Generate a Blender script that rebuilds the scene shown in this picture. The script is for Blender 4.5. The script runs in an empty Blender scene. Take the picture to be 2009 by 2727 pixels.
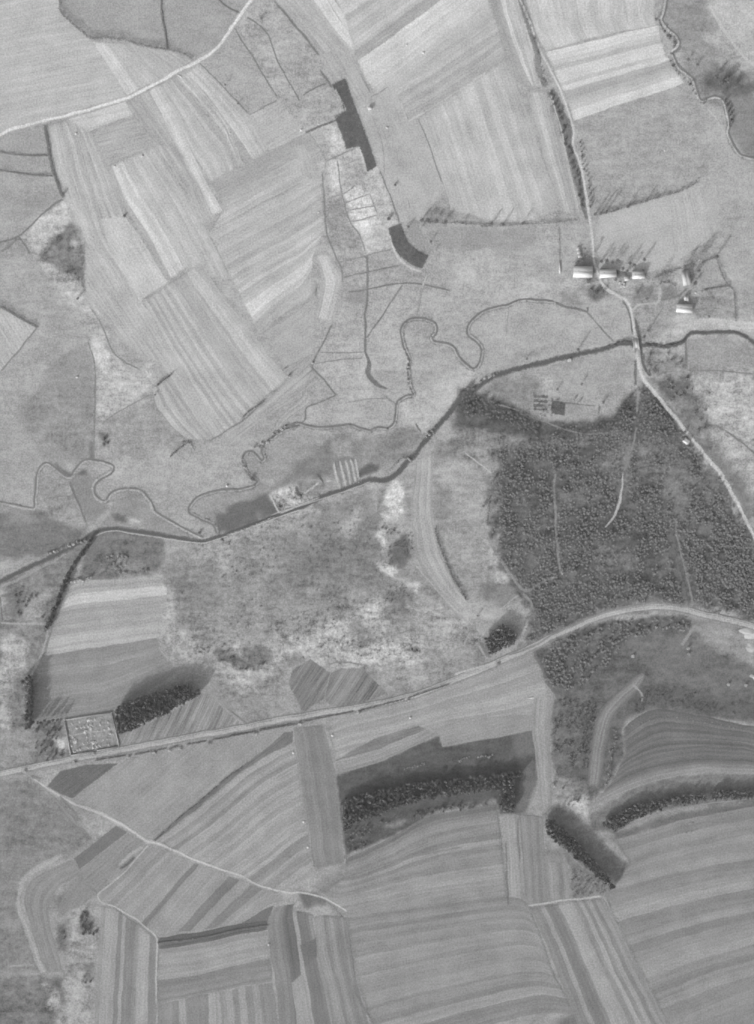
import bpy, math, random
import numpy as np

# ------------------------------------------------------------------ camera, sky, sun, exposure
S = 0.40                       # metres per photograph pixel on the ground
PW, PH = 2009, 2727
CAM_H = 2400.0
SUN_EL, SUN_FROM = 24.0, 214.0  # elevation, compass bearing the light comes from
EXPOSURE = 0.79
HAZE = 2.6e-5
K = 1.25                       # display value of a white horizontal surface (tones below are display greys)
sc = bpy.context.scene
cam_d = bpy.data.cameras.new('camera'); cam = bpy.data.objects.new('camera', cam_d)
sc.collection.objects.link(cam); sc.camera = cam
cam.location = (0, 0, CAM_H); cam.rotation_euler = (0, 0, 0)
cam_d.sensor_fit = 'VERTICAL'; cam_d.angle = 2*math.atan(PH*S/2/CAM_H)
cam_d.clip_start = 10; cam_d.clip_end = 30000
world = bpy.data.worlds.new('World'); sc.world = world; world.use_nodes = True
wn = world.node_tree; wn.nodes.clear()
w_out = wn.nodes.new('ShaderNodeOutputWorld'); w_bg = wn.nodes.new('ShaderNodeBackground')
w_bw = wn.nodes.new('ShaderNodeRGBToBW'); w_sky = wn.nodes.new('ShaderNodeTexSky')
w_sky.sky_type = 'NISHITA'; w_sky.sun_disc = False
w_sky.sun_elevation = math.radians(SUN_EL); w_sky.sun_rotation = math.radians(SUN_FROM)
w_sky.dust_density = 3.0
w_bg.inputs['Strength'].default_value = 0.15
wn.links.new(w_sky.outputs[0], w_bw.inputs[0]); wn.links.new(w_bw.outputs[0], w_bg.inputs['Color'])
wn.links.new(w_bg.outputs[0], w_out.inputs[0])
sun_d = bpy.data.lights.new('sun', 'SUN'); sun = bpy.data.objects.new('sun', sun_d)
sc.collection.objects.link(sun); sun.location = (-300, -400, 500)
sun_d.energy = 2.1; sun_d.angle = math.radians(0.5); sun_d.color = (1.0, 1.0, 1.0)
sun.rotation_euler = (math.radians(90-SUN_EL), 0, math.radians(-SUN_FROM+180.0))
sc.view_settings.view_transform = 'Standard'; sc.view_settings.look = 'None'
sc.view_settings.gamma = 1.0; sc.view_settings.use_curve_mapping = False
sc.view_settings.exposure = EXPOSURE
sc.cycles.filter_width = 1.9
COL = sc.collection
rnd = random.Random(7); rng = np.random.default_rng(7)

# ------------------------------------------------------------------ photograph coordinates -> ground metres
TILE = {'A': (0, 0), 'B': (600, 0), 'C': (1209, 0), 'D': (0, 650), 'E': (600, 650), 'F': (1209, 650),
        'G': (0, 1300), 'H': (600, 1300), 'I': (1209, 1300), 'J': (0, 1927), 'K': (600, 1927), 'L': (1209, 1927)}
TK = 800/1652.0
def P(s):
    out = []; o = (0, 0)
    for w in s.split():
        if w in TILE: o = TILE[w]; continue
        x, y = w.split(',')
        px = o[0]+float(x)*TK; py = o[1]+float(y)*TK
        out.append(((px-PW/2)*S, (PH/2-py)*S))
    return np.array(out)
def P1(s): return P(s)[0]
MT = TK*S                       # metres per tile pixel

# ------------------------------------------------------------------ smooth noise in numpy
_lat = rng.random((256, 256))
def vnoise(x, y):
    xi = np.floor(x).astype(int); yi = np.floor(y).astype(int)
    fx = x-xi; fy = y-yi; fx = fx*fx*(3-2*fx); fy = fy*fy*(3-2*fy)
    a = _lat[xi & 255, yi & 255]; b = _lat[(xi+1) & 255, yi & 255]
    c = _lat[xi & 255, (yi+1) & 255]; d = _lat[(xi+1) & 255, (yi+1) & 255]
    return a+(b-a)*fx+(c-a)*fy+(a-b-c+d)*fx*fy
def fbm(x, y, o=4):
    v = 0; a = 0.5; n = 0
    for k in range(o):
        v = v+a*vnoise(x*2**k+17*k, y*2**k-31*k); n += a; a *= 0.5
    return v/n
def warp(p):                    # small wobble so that no boundary is ruler straight
    x, y = p[:, 0], p[:, 1]
    dx = (fbm(x/14+5, y/14, 3)-.5)*2.2; dy = (fbm(x/14-40, y/14+9, 3)-.5)*2.2
    return np.stack([x+dx, y+dy], 1)
def lin(t):
    c = np.asarray(t, float)/255
    return np.where(c <= .04045, c/12.92, ((c+.055)/1.055)**2.4)
def alb(t): return np.clip(lin(t)/K, .004, .92)
def resample(p, n):
    d = np.r_[0, np.cumsum(np.hypot(*np.diff(p, axis=0).T))]
    s = np.linspace(0, d[-1], n)
    return np.stack([np.interp(s, d, p[:, 0]), np.interp(s, d, p[:, 1])], 1)
def smooth(p, step=3.0):        # Catmull-Rom through the points, then even steps
    if len(p) < 3: return resample(p, max(2, int(np.hypot(*(p[-1]-p[0]))/step)+1))
    q = np.vstack([2*p[0]-p[1], p, 2*p[-1]-p[-2]]); out = []
    for i in range(1, len(q)-2):
        t = np.linspace(0, 1, 12, endpoint=False)[:, None]
        a, b, c, d = q[i-1], q[i], q[i+1], q[i+2]
        out.append(.5*(2*b+(c-a)*t+(2*a-5*b+4*c-d)*t**2+(3*b-a-3*c+d)*t**3))
    out = np.vstack(out+[p[-1:]])
    L = np.hypot(*np.diff(out, axis=0).T).sum()
    return resample(out, max(3, int(L/step)+1))
def inside(pts, poly):
    x, y = pts[:, 0], pts[:, 1]; r = np.zeros(len(x), bool); j = len(poly)-1
    for i in range(len(poly)):
        xi, yi = poly[i]; xj, yj = poly[j]
        c = ((yi > y) != (yj > y)) & (x < (xj-xi)*(y-yi)/((yj-yi) or 1e-9)+xi)
        r ^= c; j = i
    return r
def edge_dist(pts, poly):
    d = np.full(len(pts), 1e9)
    for i in range(len(poly)):
        a = poly[i]; b = poly[(i+1) % len(poly)]; ab = b-a
        t = np.clip(((pts-a)@ab)/max(ab@ab, 1e-9), 0, 1)
        d = np.minimum(d, np.hypot(*(pts-a-t[:, None]*ab).T))
    return d

# ------------------------------------------------------------------ materials (all procedural)
class NT:
    def __init__(s, name):
        s.m = bpy.data.materials.new(name); s.m.use_nodes = True; s.t = s.m.node_tree; s.t.nodes.clear()
        s.out = s.t.nodes.new('ShaderNodeOutputMaterial'); s.b = s.t.nodes.new('ShaderNodeBsdfPrincipled')
        s.b.inputs['Roughness'].default_value = .95; s.b.inputs['Specular IOR Level'].default_value = .05
        s.t.links.new(s.b.outputs[0], s.out.inputs[0])
    def n(s, k, **kw):
        o = s.t.nodes.new(k)
        for a, v in kw.items(): setattr(o, a, v)
        return o
    def l(s, a, b): s.t.links.new(a, b)
    def math(s, op, a, b=None):
        o = s.n('ShaderNodeMath', operation=op)
        for i, v in enumerate((a, b)):
            if v is None: continue
            if isinstance(v, (int, float)): o.inputs[i].default_value = v
            else: s.l(v, o.inputs[i])
        return o.outputs[0]
    def noise(s, vec, scale, detail=2.0, rough=.5, dims='2D'):
        o = s.n('ShaderNodeTexNoise', noise_dimensions=dims)
        o.inputs['Scale'].default_value = scale; o.inputs['Detail'].default_value = detail
        o.inputs['Roughness'].default_value = rough
        if dims == '1D': s.l(vec, o.inputs['W'])
        else: s.l(vec, o.inputs['Vector'])
        return s.math('SUBTRACT', o.outputs['Fac'], .5)
    def fade(s, pos, k):        # ragged worn edge: cover thins out towards the rim (attribute 'edge' is 0 there)
        e = s.n('ShaderNodeAttribute', attribute_name='edge').outputs['Fac']
        x = s.math('ADD', s.math('MULTIPLY', e, 1.3), s.math('MULTIPLY', s.noise(pos, 1/3.5, 4.0, .75), k*1.2))
        x = s.math('ADD', x, s.math('MULTIPLY', s.noise(pos, 3.0, 1.0, .6), 2.6))
        r = s.n('ShaderNodeMath', operation='GREATER_THAN'); r.inputs[1].default_value = .62
        s.l(x, r.inputs[0])
        t = s.n('ShaderNodeBsdfTransparent'); m = s.n('ShaderNodeMixShader')
        s.l(r.outputs[0], m.inputs[0]); s.l(t.outputs[0], m.inputs[1]); s.l(s.b.outputs[0], m.inputs[2]); s.l(m.outputs[0], s.out.inputs[0])
_mats = {}
def field_mat(w=4.0, c=.10, mott=.10, grain=.16, patch=.0, rows=.0, soft=0):
    key = ('field', w, c, mott, grain, patch, rows, soft)
    if key in _mats: return _mats[key]
    s = NT('field_soil'); tone = s.n('ShaderNodeAttribute', attribute_name='tone').outputs['Fac']
    uv = s.n('ShaderNodeUVMap'); sep = s.n('ShaderNodeSeparateXYZ'); s.l(uv.outputs[0], sep.inputs[0])
    pos = s.n('ShaderNodeNewGeometry').outputs['Position']
    f = None
    def add(x, k):
        nonlocal f
        y = s.math('MULTIPLY', x, k); f = y if f is None else s.math('ADD', f, y)
    if c:
        mp = s.n('ShaderNodeMapping'); mp.inputs['Scale'].default_value = (1/w, .05/w, 1); s.l(uv.outputs[0], mp.inputs[0])
        add(s.noise(mp.outputs[0], 1.0, 4.0, .68), c*7.5)
        m2 = s.n('ShaderNodeMapping'); m2.inputs['Scale'].default_value = (1/.9, .02, 1); s.l(uv.outputs[0], m2.inputs[0])
        add(s.noise(m2.outputs[0], 1.0, 2.0, .6), c*7.0)
    if rows:
        add(s.math('SINE', s.math('MULTIPLY', sep.outputs[0], 6.283/2.4)), rows)
    add(s.noise(pos, 1/30., 6.0, .7), mott*6)
    if patch: add(s.noise(pos, 1/5., 5.0, .75), patch*4)
    add(s.noise(pos, 1/1.6, 2.0, .8), grain*8.0)
    col = s.math('MULTIPLY', tone, s.math('ADD', f, 1.0))
    s.l(col, s.b.inputs['Base Color'])
    if soft: s.fade(pos, soft)
    _mats[key] = s.m; return s.m
def ground_mat():
    s = NT('ground_cover'); tone = s.n('ShaderNodeAttribute', attribute_name='tone').outputs['Fac']
    mo = s.n('ShaderNodeAttribute', attribute_name='mott').outputs['Fac']
    pos = s.n('ShaderNodeNewGeometry').outputs['Position']
    mp = s.n('ShaderNodeMapping'); mp.inputs['Rotation'].default_value = (0, 0, math.radians(-38))
    mp.inputs['Scale'].default_value = (.4, 1.3, 1); s.l(pos, mp.inputs[0])
    f = s.math('MULTIPLY', s.noise(pos, 1/30., 7.0, .68), 2.6)
    f = s.math('ADD', f, s.math('MULTIPLY', s.noise(pos, 1/5., 5.0, .8), 3.0))
    f = s.math('ADD', f, s.math('MULTIPLY', s.noise(mp.outputs[0], 1/9., 5.0, .65), 2.0))
    f = s.math('MULTIPLY', f, s.math('MULTIPLY', mo, 1.35))
    f = s.math('ADD', f, s.math('MULTIPLY', s.noise(pos, 1/1.6, 2.0, .8), 1.4))
    s.l(s.math('MULTIPLY', tone, s.math('ADD', f, 1.0)), s.b.inputs['Base Color'])
    return s.m
def plain_mat(name, t, var=.15, scale=1.0, rough=.9, spec=.1, albedo=None):
    key = (name, t, var, scale)
    if key in _mats: return _mats[key]
    s = NT(name); a = float(alb(t)) if albedo is None else albedo
    pos = s.n('ShaderNodeNewGeometry').outputs['Position']
    f = s.math('MULTIPLY', s.noise(pos, scale, 3.0, .65, '3D'), var*2.2)
    oi = s.n('ShaderNodeObjectInfo'); f = s.math('ADD', f, s.math('MULTIPLY', s.math('SUBTRACT', oi.outputs['Random'], .5), var*.6))
    s.l(s.math('MULTIPLY', s.math('ADD', f, 1.0), a), s.b.inputs['Base Color'])
    s.b.inputs['Roughness'].default_value = rough; s.b.inputs['Specular IOR Level'].default_value = spec
    _mats[key] = s.m; return s.m
def water_mat(name, a, rough=.25):
    s = NT(name); pos = s.n('ShaderNodeNewGeometry').outputs['Position']
    f = s.math('ADD', s.math('MULTIPLY', s.noise(pos, 1/7., 4.0, .7), .7), 1.0)
    s.l(s.math('MULTIPLY', f, a), s.b.inputs['Base Color'])
    s.b.inputs['Roughness'].default_value = rough; s.b.inputs['Specular IOR Level'].default_value = .5
    bp = s.n('ShaderNodeBump'); bp.inputs['Strength'].default_value = .15
    nz = s.n('ShaderNodeTexNoise'); nz.inputs['Scale'].default_value = .8; s.l(pos, nz.inputs['Vector'])
    s.l(nz.outputs['Fac'], bp.inputs['Height']); s.l(bp.outputs[0], s.b.inputs['Normal']); s.fade(pos, 1.2)
    return s.m

# ------------------------------------------------------------------ mesh helpers
def link(name, me, parent=None, mat=None):
    o = bpy.data.objects.new(name, me); COL.objects.link(o)
    if mat is not None: me.materials.append(mat)
    if parent is not None: o.parent = parent
    return o
def mesh(name, V, F, tone=None, uv=None, mott=None, edge=None):
    me = bpy.data.meshes.new(name)
    V = np.asarray(V, np.float32)
    if isinstance(F, np.ndarray):
        n, k = F.shape
        me.vertices.add(len(V)); me.vertices.foreach_set('co', V.ravel())
        me.loops.add(n*k); me.loops.foreach_set('vertex_index', F.astype(np.int32).ravel())
        me.polygons.add(n); me.polygons.foreach_set('loop_start', np.arange(0, n*k, k, dtype=np.int32))
        me.update(calc_edges=True)
    else:
        me.from_pydata([tuple(map(float, v)) for v in V], [], F); me.update()
    for nm, arr in (('tone', tone), ('mott', mott), ('edge', edge)):
        if arr is not None:
            a = me.attributes.new(nm, 'FLOAT', 'POINT'); a.data.foreach_set('value', np.asarray(arr, np.float32))
    if uv is not None:
        u = me.uv_layers.new(name='UVMap'); idx = np.empty(len(me.loops), np.int32)
        me.loops.foreach_get('vertex_index', idx); u.data.foreach_set('uv', np.asarray(uv, np.float32)[idx].ravel())
    return me
def struct(o, kind='structure'): o['kind'] = kind; return o
def tag(o, label, cat, group=None):
    o['label'] = label; o['category'] = cat
    if group: o['group'] = group
    return o
_lay = np.zeros((420, 520), np.int16)      # how many sheets already lie in each 4 m cell
def next_z(pts):                # each sheet lies 6 mm above whatever it overlaps
    i = np.clip(((pts[:, 0]+840)/4).astype(int), 1, 418); k = np.clip(((pts[:, 1]+1040)/4).astype(int), 1, 518)
    m = 0
    for a in (-1, 0, 1):
        for b in (-1, 0, 1): m = max(m, int(_lay[i+a, k+b].max()))
    for a in (-1, 0, 1):
        for b in (-1, 0, 1): _lay[i+a, k+b] = np.maximum(_lay[i+a, k+b], m+1)
    return .012+.006*(m+1)
def grid_faces(nu, nv):
    i, j = np.meshgrid(np.arange(nv-1), np.arange(nu-1), indexing='ij')
    a = (i*nu+j).ravel()
    return np.stack([a, a+1, a+nu+1, a+nu], 1)
def up(V, F):                   # quads facing up
    a, b, c = V[F[0, 0]], V[F[0, 1]], V[F[0, 2]]
    if (b[0]-a[0])*(c[1]-a[1])-(b[1]-a[1])*(c[0]-a[0]) < 0: F = F[:, ::-1]
    return F

# fields: bands running along curves A -> B (four curved sides, Coons patch)
def bands(A, B, tones, C0=None, C1=None, jw=.3, name='field', **mk):
    A, B = P(A), P(B); n = len(tones)
    so = SOUTH(A); T = np.array(tones, float); T = T.mean()+(T-T.mean())*(.88 if so > 0 else 1.0)-so
    if so > 0: T = np.repeat(T, 2)+np.array([rnd.random()*8-4 for _ in range(2*n)]); n *= 2
    nv = 40; nu = n*6+1
    wd = np.array([1+jw*(rnd.random()*2-1) for _ in range(n)]); cum = np.r_[0, np.cumsum(wd)]/wd.sum()
    a = resample(smooth(A), nv); b = resample(smooth(B), nv)
    c0 = resample(P(C0) if C0 else np.array([a[0], b[0]]), nu)
    c1 = resample(P(C1) if C1 else np.array([a[-1], b[-1]]), nu)
    c0[0], c0[-1], c1[0], c1[-1] = a[0], b[0], a[-1], b[-1]
    ug = np.r_[0, .012/1, np.linspace(0, 1, nu)[1:-1], .988, 1]; ug = np.unique(np.r_[ug, cum[1:-1]-.12/n, cum[1:-1]+.12/n]); nu = len(ug)
    c0 = np.stack([np.interp(ug, np.linspace(0, 1, len(c0)), c0[:, q]) for q in (0, 1)], 1); c1 = np.stack([np.interp(ug, np.linspace(0, 1, len(c1)), c1[:, q]) for q in (0, 1)], 1)
    uu = np.interp(ug, cum, np.arange(n+1)); kk = np.clip(np.floor(uu-1e-6).astype(int), 0, n-1)
    u = ug[None, :, None]; v = np.linspace(0, 1, nv)[:, None, None]
    X = (1-u)*a[:, None]+u*b[:, None]+(1-v)*c0[None]+v*c1[None] \
        - ((1-u)*(1-v)*a[0]+u*(1-v)*b[0]+(1-u)*v*a[-1]+u*v*b[-1])
    tt = T[kk]+np.array([rnd.random()*5-2.5 for _ in range(n)])[kk]
    W = np.hypot(*(b-a).T).mean(); L = np.hypot(*np.diff(a, axis=0).T).sum()
    du = rnd.random()*500
    UV = np.stack(np.broadcast_arrays(ug[None]*W+du, np.linspace(0, L, nv)[:, None]), -1).reshape(-1, 2)
    tone = np.broadcast_to(alb(tt)[None], (nv, nu)).ravel()
    p = warp(X.reshape(-1, 2)); tilt = (ug[None]*.0025+np.linspace(0, .0015, nv)[:, None]).ravel()
    V = np.c_[p, next_z(p)+tilt]
    F = up(V, grid_faces(nu, nv)); E = np.ones((nv, nu)); E[0] = E[-1] = .25; E[:, 0] = E[:, -1] = .25
    return struct(link(name, mesh(name, V, F, tone, UV, None, E.ravel()), None, field_mat(soft=1.0, **mk)))
from mathutils import Vector
from mathutils.geometry import tessellate_polygon
def subdiv(p, step=5.0):
    out = []
    for i in range(len(p)):
        a, b = p[i], p[(i+1) % len(p)]; n = max(1, int(np.hypot(*(b-a))/step))
        out += [a+(b-a)*k/n for k in range(n)]
    return np.array(out)
def SOUTH(p): y = p[:, 1].mean(); return 8.0 if y < -140 else (-9.0 if y > 150 else 0.0)
def poly(pts, tone, d='1,0', name='field', **mk):
    p = warp(subdiv(P(pts))); lo, hi = p.min(0), p.max(0)
    g = np.stack(np.meshgrid(np.arange(lo[0], hi[0]+3, 3.), np.arange(lo[1], hi[1]+3, 3.)), -1).reshape(-1, 2); z = next_z(np.vstack([p, g[inside(g, p)]]))
    dx, dy = map(float, d.split(',')); dv = np.array([dx, -dy]); dv /= np.hypot(*dv)
    UV = np.stack([p@np.array([-dv[1], dv[0]])+rnd.random()*500, p@dv], 1)
    t = np.roll(p, -1, 0)-np.roll(p, 1, 0); t /= np.hypot(*t.T)[:, None]+1e-9; nr = np.stack([-t[:, 1], t[:, 0]], 1)
    x, y = p.T; ccw = (x*np.roll(y, -1)-np.roll(x, -1)*y).sum() > 0
    if not ccw: nr = -nr
    q = p+nr*.9; po = p-nr*.45; n = len(p)   # inner loop, worn outer rim
    tri = tessellate_polygon([[Vector((x, y, 0)) for x, y in q]])
    V = np.c_[np.vstack([q, po]), np.full(2*n, z)]
    i = np.arange(n); k = (i+1) % n
    quads = np.stack([i, k, n+k, n+i], 1)
    F = []
    for f in list(tri)+[tuple(r) for r in quads]:
        a, b, c = V[f[0]], V[f[1]], V[f[2]]
        F.append(tuple(int(v) for v in (f if (b[0]-a[0])*(c[1]-a[1])-(b[1]-a[1])*(c[0]-a[0]) > 0 else f[::-1])))
    E = np.r_[np.ones(n), np.zeros(n)]; mk.setdefault('soft', 1.0)
    return struct(link(name, mesh(name, V, F, np.full(2*n, float(alb(tone-SOUTH(p)))), np.vstack([UV, UV]), None, E), None, field_mat(**mk)))
def ribbon(pts, w, tone, name='path', mat=None, ws=None, z=None, off=0.0, raw=False, **mk):
    p = warp(smooth(pts if raw else P(pts)))
    t = np.gradient(p, axis=0); t /= np.hypot(*t.T)[:, None]+1e-9; nrm = np.stack([-t[:, 1], t[:, 0]], 1)
    s = np.r_[0, np.cumsum(np.hypot(*np.diff(p, axis=0).T))]
    ww = np.full(len(p), w) if ws is None else np.interp(np.linspace(0, 1, len(p)), np.linspace(0, 1, len(ws)), ws)
    w0 = ww.mean(); wl = ww*(.5+.38*(fbm(s/9+w0*7, s*0+3.3, 2)-.5)); wr = ww*(.5+.38*(fbm(s/9-w0*5, s*0+8.1, 2)-.5))
    c = p+nrm*off
    z = next_z(np.vstack([c, c+nrm*wl[:, None], c-nrm*wr[:, None]])) if z is None else z
    wl = wl*1.35; wr = wr*1.35
    f = np.array([1, .55, 0, -.55, -1.0]); m = len(p)
    off_ = np.where(f[None] > 0, wl[:, None], wr[:, None])*f[None]
    V = np.empty((m, 5, 3)); V[:, :, :2] = c[:, None]+nrm[:, None]*off_[:, :, None]; V[:, :, 2] = z+np.linspace(0, .003, m)[:, None]
    V = V.reshape(-1, 3); F = up(V, grid_faces(5, m))
    E = np.broadcast_to(np.array([0, .75, 1, .75, 0.]), (m, 5)).copy(); E[0] *= .2; E[-1] *= .2
    UV = np.stack(np.broadcast_arrays(off_+50, s[:, None]), -1).reshape(-1, 2)
    mk2 = dict(w=1.5, c=.06, mott=.10, grain=.16, soft=2.0); mk2.update(mk)
    return struct(link(name, mesh(name, V, F, np.full(len(V), float(alb(tone))), UV, None, E.ravel()), None, mat or field_mat(**mk2)))
def line(pts, tone=128, w=1.3, name='ditch', **k): return ribbon(pts, w, tone, name=name, **k)

# ------------------------------------------------------------------ the ground: one sheet, cover painted as soft parcels
GX0, GX1, GY0, GY1, GS = -460., 460., -600., 600., 2.0
gx = np.arange(GX0, GX1+.1, GS); gy = np.arange(GY0, GY1+.1, GS)
XX, YY = np.meshgrid(gx, gy); GP = np.stack([XX.ravel(), YY.ravel()], 1)
TONE = 166+5*(GP[:, 1] > 150)+8*(fbm(GP[:, 0]/90, GP[:, 1]/90, 3)-.5)*2-10*(GP[:, 1] < -150); MOTT = np.full(len(GP), .22)
def soft(pts, tone, feather=4.0, wob=6.0, mott=None, k=1.0, wl=12.0):
    p = P(pts); lo = p.min(0)-feather-wob-3; hi = p.max(0)+feather+wob+3
    m = np.where((GP[:, 0] > lo[0]) & (GP[:, 0] < hi[0]) & (GP[:, 1] > lo[1]) & (GP[:, 1] < hi[1]))[0]
    q = GP[m]; d = edge_dist(q, p)*np.where(inside(q, p), 1, -1)
    d = d+(fbm(q[:, 0]/wl+tone, q[:, 1]/wl-tone, 4)-.5)*2.4*wob
    w = np.clip(d/(2*feather)+.5, 0, 1); w = w*w*(3-2*w)*k
    TONE[m] += (tone-TONE[m])*w
    if mott is not None: MOTT[m] += (mott-MOTT[m])*w

# ---- meadows, heath, scrub, sand, some painted tree shade (soft parcels of the one ground sheet)
# north west
soft('A 335,-300 335,60 420,140 500,210 590,205 700,225 830,260 925,275 885,80 865,-300', 166, 2, 1, .14)
soft('A 865,-300 890,80 925,275 1055,325 1200,250 1270,150 1330,70 1450,-300', 163, 2, 1, .14)
soft('A -300,760 0,745 250,690 275,857 310,970 350,1085 210,1195 105,1300 -300,1360', 166, 2, 2, .2)
soft('A -300,745 0,745 250,690 270,855 0,835 -300,800', 164, 2, 1, .12)
soft('A 60,1080 250,1060 280,1130 120,1240 40,1200', 154, 10, 6)
soft('A 105,1300 -300,1360 -300,1900 480,1900 340,1620 170,1400', 160, 3, 2, .24)
soft('A 360,1095 400,1210 300,1300 200,1400 110,1310 220,1190', 188, 3, 4, .4)
soft('A 200,1400 330,1330 460,1560 470,1680 330,1640', 176, 4, 6, .45)
soft('A 400,1220 455,1330 465,1580 440,1545 350,1490 210,1410 300,1310', 126, 3, 5, .5)
soft('A 380,1300 440,1320 430,1370 390,1350', 178, 3, 4, .4)
soft('A 1110,340 1200,260 1290,150 1340,250 1420,370 1530,530 1370,628', 171, 2, 1, .16)
soft('A 1290,150 1350,90 1470,180 1540,370 1640,520 1750,700 1652,690 1540,550 1420,370', 171, 2, 1, .35)
soft('A 1350,90 1400,0 1490,0 1652,180 B 520,310 580,450 430,530 400,560 240,190', 170, 2, 1, .28)
soft('B 400,520 560,455 650,600 620,640 480,700 430,690', 172, 2, 2, .3)
# valley of the ponds
soft('B 530,690 600,670 640,760 665,820 740,810 770,920 840,920 960,1220 900,1260 930,1370 800,1390 700,1250 640,1050 550,900 570,780', 190, 3, 6, .3)
soft('B 560,690 610,680 650,790 640,830 560,870 590,780', 212, 3, 4, .25)
soft('B 560,890 640,870 640,1040 590,1070', 200, 4, 5, .3)
soft('B 640,870 740,820 790,960 760,1020 640,1040', 176, 3, 3, .3)
soft('B 650,1060 740,1040 790,1070 840,1230 840,1260 720,1290 650,1170', 205, 5, 8, .4)
soft('B 540,1110 650,1070 680,1200 560,1220', 162, 3, 4, .35)
soft('B 560,1210 700,1230 760,1350 780,1420 660,1420 590,1330', 160, 5, 6, .35)
soft('B 780,960 840,940 900,1080 950,1220 880,1260 820,1090', 190, 3, 3, .3)
soft('B 1110,1130 1290,1120 1250,1220 1110,1210', 150, 7, 6, .2)  # shade of the hedge trees painted into the meadow tone
soft('B 1110,1250 1700,1255 1700,1370 1280,1370 1120,1360', 160, 3, 2, .14)
soft('B 1280,1400 1452,1380 1560,1470 1752,1600 1652,1640 1452,1560 1272,1600', 180, 6, 8, .25)
soft('E 650,110 920,30 1000,110 1240,240 1080,250 980,215 660,265', 166, 3, 3, .25)
soft('E 660,270 785,255 770,325 660,322', 152, 2, 1, .1)
soft('E 560,515 765,515 770,610 520,600', 178, 3, 4, .2)
soft('E 500,660 760,630 800,760 820,860 600,900 620,820', 178, 5, 6, .25)
soft('E 1080,830 1290,650 1390,700 1280,830 1190,935', 182, 3, 3, .2)
soft('E 960,870 1050,830 1190,940 1090,1030 960,990', 186, 4, 5, .25)
soft('E 450,900 950,880 930,990 700,990 430,990', 172, 4, 4, .2)
soft('E 460,1010 940,1010 990,970 1100,1040 980,1090 700,1100 500,1050', 172, 5, 6, .3)
soft('E 780,1090 940,1090 930,1120 800,1130', 190, 3, 3, .35)
# D: west meadows
soft('D -300,-100 170,60 340,280 460,520 200,680 0,900 -300,1000', 167, 4, 4, .2)
soft('D 480,535 520,650 525,960 520,1180 430,1200 330,1220 250,1190 80,940 200,820 300,640', 150, 4, 4, .2)
soft('D 100,850 330,840 500,950 500,1130 300,1170 190,1080', 147, 16, 14, .3)
soft('D -300,900 80,940 250,1190 220,1250 195,1440 -300,1420', 164, 3, 3, .18)
soft('D 460,330 500,340 560,450 620,600 690,660 640,760 540,800 520,660 490,530', 180, 3, 6, .4)
soft('D 510,515 575,530 620,640 620,720 560,740 530,640', 206, 4, 6, .25)
soft('D 620,650 760,690 840,640 850,780 830,810 560,985 525,900 540,760', 181, 4, 6, .4)
soft('D 560,985 835,820 880,930 1030,1080 960,1170 650,1200 545,1180', 160, 3, 4, .3)
soft('D 850,900 900,960 950,1080 850,1040', 150, 8, 8)
soft('D 540,1020 600,1050 600,1120 550,1120', 128, 3, 4, .4)
soft('D 600,1200 1000,1130 1330,1180 1360,1290 1100,1370 800,1330 650,1320', 170, 8, 8, .22)
soft('D 220,1250 380,1290 490,1540 330,1530 230,1480 195,1450', 154, 2, 2, .35)
soft('D 385,1295 480,1230 520,1330 560,1420 600,1450 520,1520 480,1530', 140, 2, 2, .12)
soft('D 620,1430 700,1360 760,1370 850,1480 1000,1570 1080,1610 900,1590 640,1560 560,1540', 148, 3, 3, .18)
soft('D 700,1500 780,1510 790,1540 720,1540', 190, 3, 3, .4)
soft('D 620,1490 690,1495 690,1525 640,1520', 105, 2, 3, .3)
soft('D 1060,1470 1070,1420 1250,1360 1400,1340 1480,1280 1500,1390 1200,1500 1180,1540', 150, 4, 4, .2)
soft('D 1190,1500 1300,1460 1490,1390 1520,1480 1200,1590', 104, 3, 4, .18)
soft('D -300,1460 190,1480 240,1500 340,1550 480,1550 500,1600 300,1700 -300,1760', 122, 5, 8, .3)
soft('D 30,1460 200,1470 230,1520 120,1540 40,1510', 140, 4, 5, .3)
soft('D 300,1190 380,1250 410,1270 370,1285 310,1250', 108, 2, 3, .2)
soft('D 420,1270 455,1235 480,1240 475,1275', 104, 1.5, 1.5, .1)
soft('D 500,1080 520,1090 515,1180 490,1180', 120, 2, 2, .3)
# E: by the canal
soft('E 240,1370 420,1180 580,1050 690,1060 720,1180 600,1280 530,1310 400,1310 250,1380', 130, 8, 8, .22)
soft('E 0,1440 240,1375 290,1490 0,1590', 106, 3, 3, .15)
soft('E 690,1080 1000,1010 1110,1050 1060,1110 1020,1180 860,1210 730,1270 710,1180', 142, 5, 6, .3)
soft('E 735,1275 760,1225 800,1198 855,1210 850,1245 800,1265', 100, 2, 3, .3)
soft('E 400,1310 425,1310 430,1370 400,1390', 118, 2, 3)
soft('E 255,1390 300,1475 320,1468 275,1380', 196, 1.5, 2, .3)
soft('E 430,1370 520,1300 560,1298 450,1370', 192, 2, 3, .4)
soft('E 300,1482 700,1345 700,1360 310,1495', 168, 2, 4, .4)
soft('E 580,1070 690,1070 700,1170 590,1185', 158, 3, 3, .3)
soft('E 245,1385 330,1330 390,1320 430,1370 520,1300 560,1300 520,1390 300,1480', 172, 2, 4, .85)
soft('E 430,1310 560,1290 600,1350 430,1400', 148, 3, 4, .3)
soft('E 110,1190 240,1090 420,1020 560,1060 420,1180 260,1300 160,1270', 156, 6, 6, .2)
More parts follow.
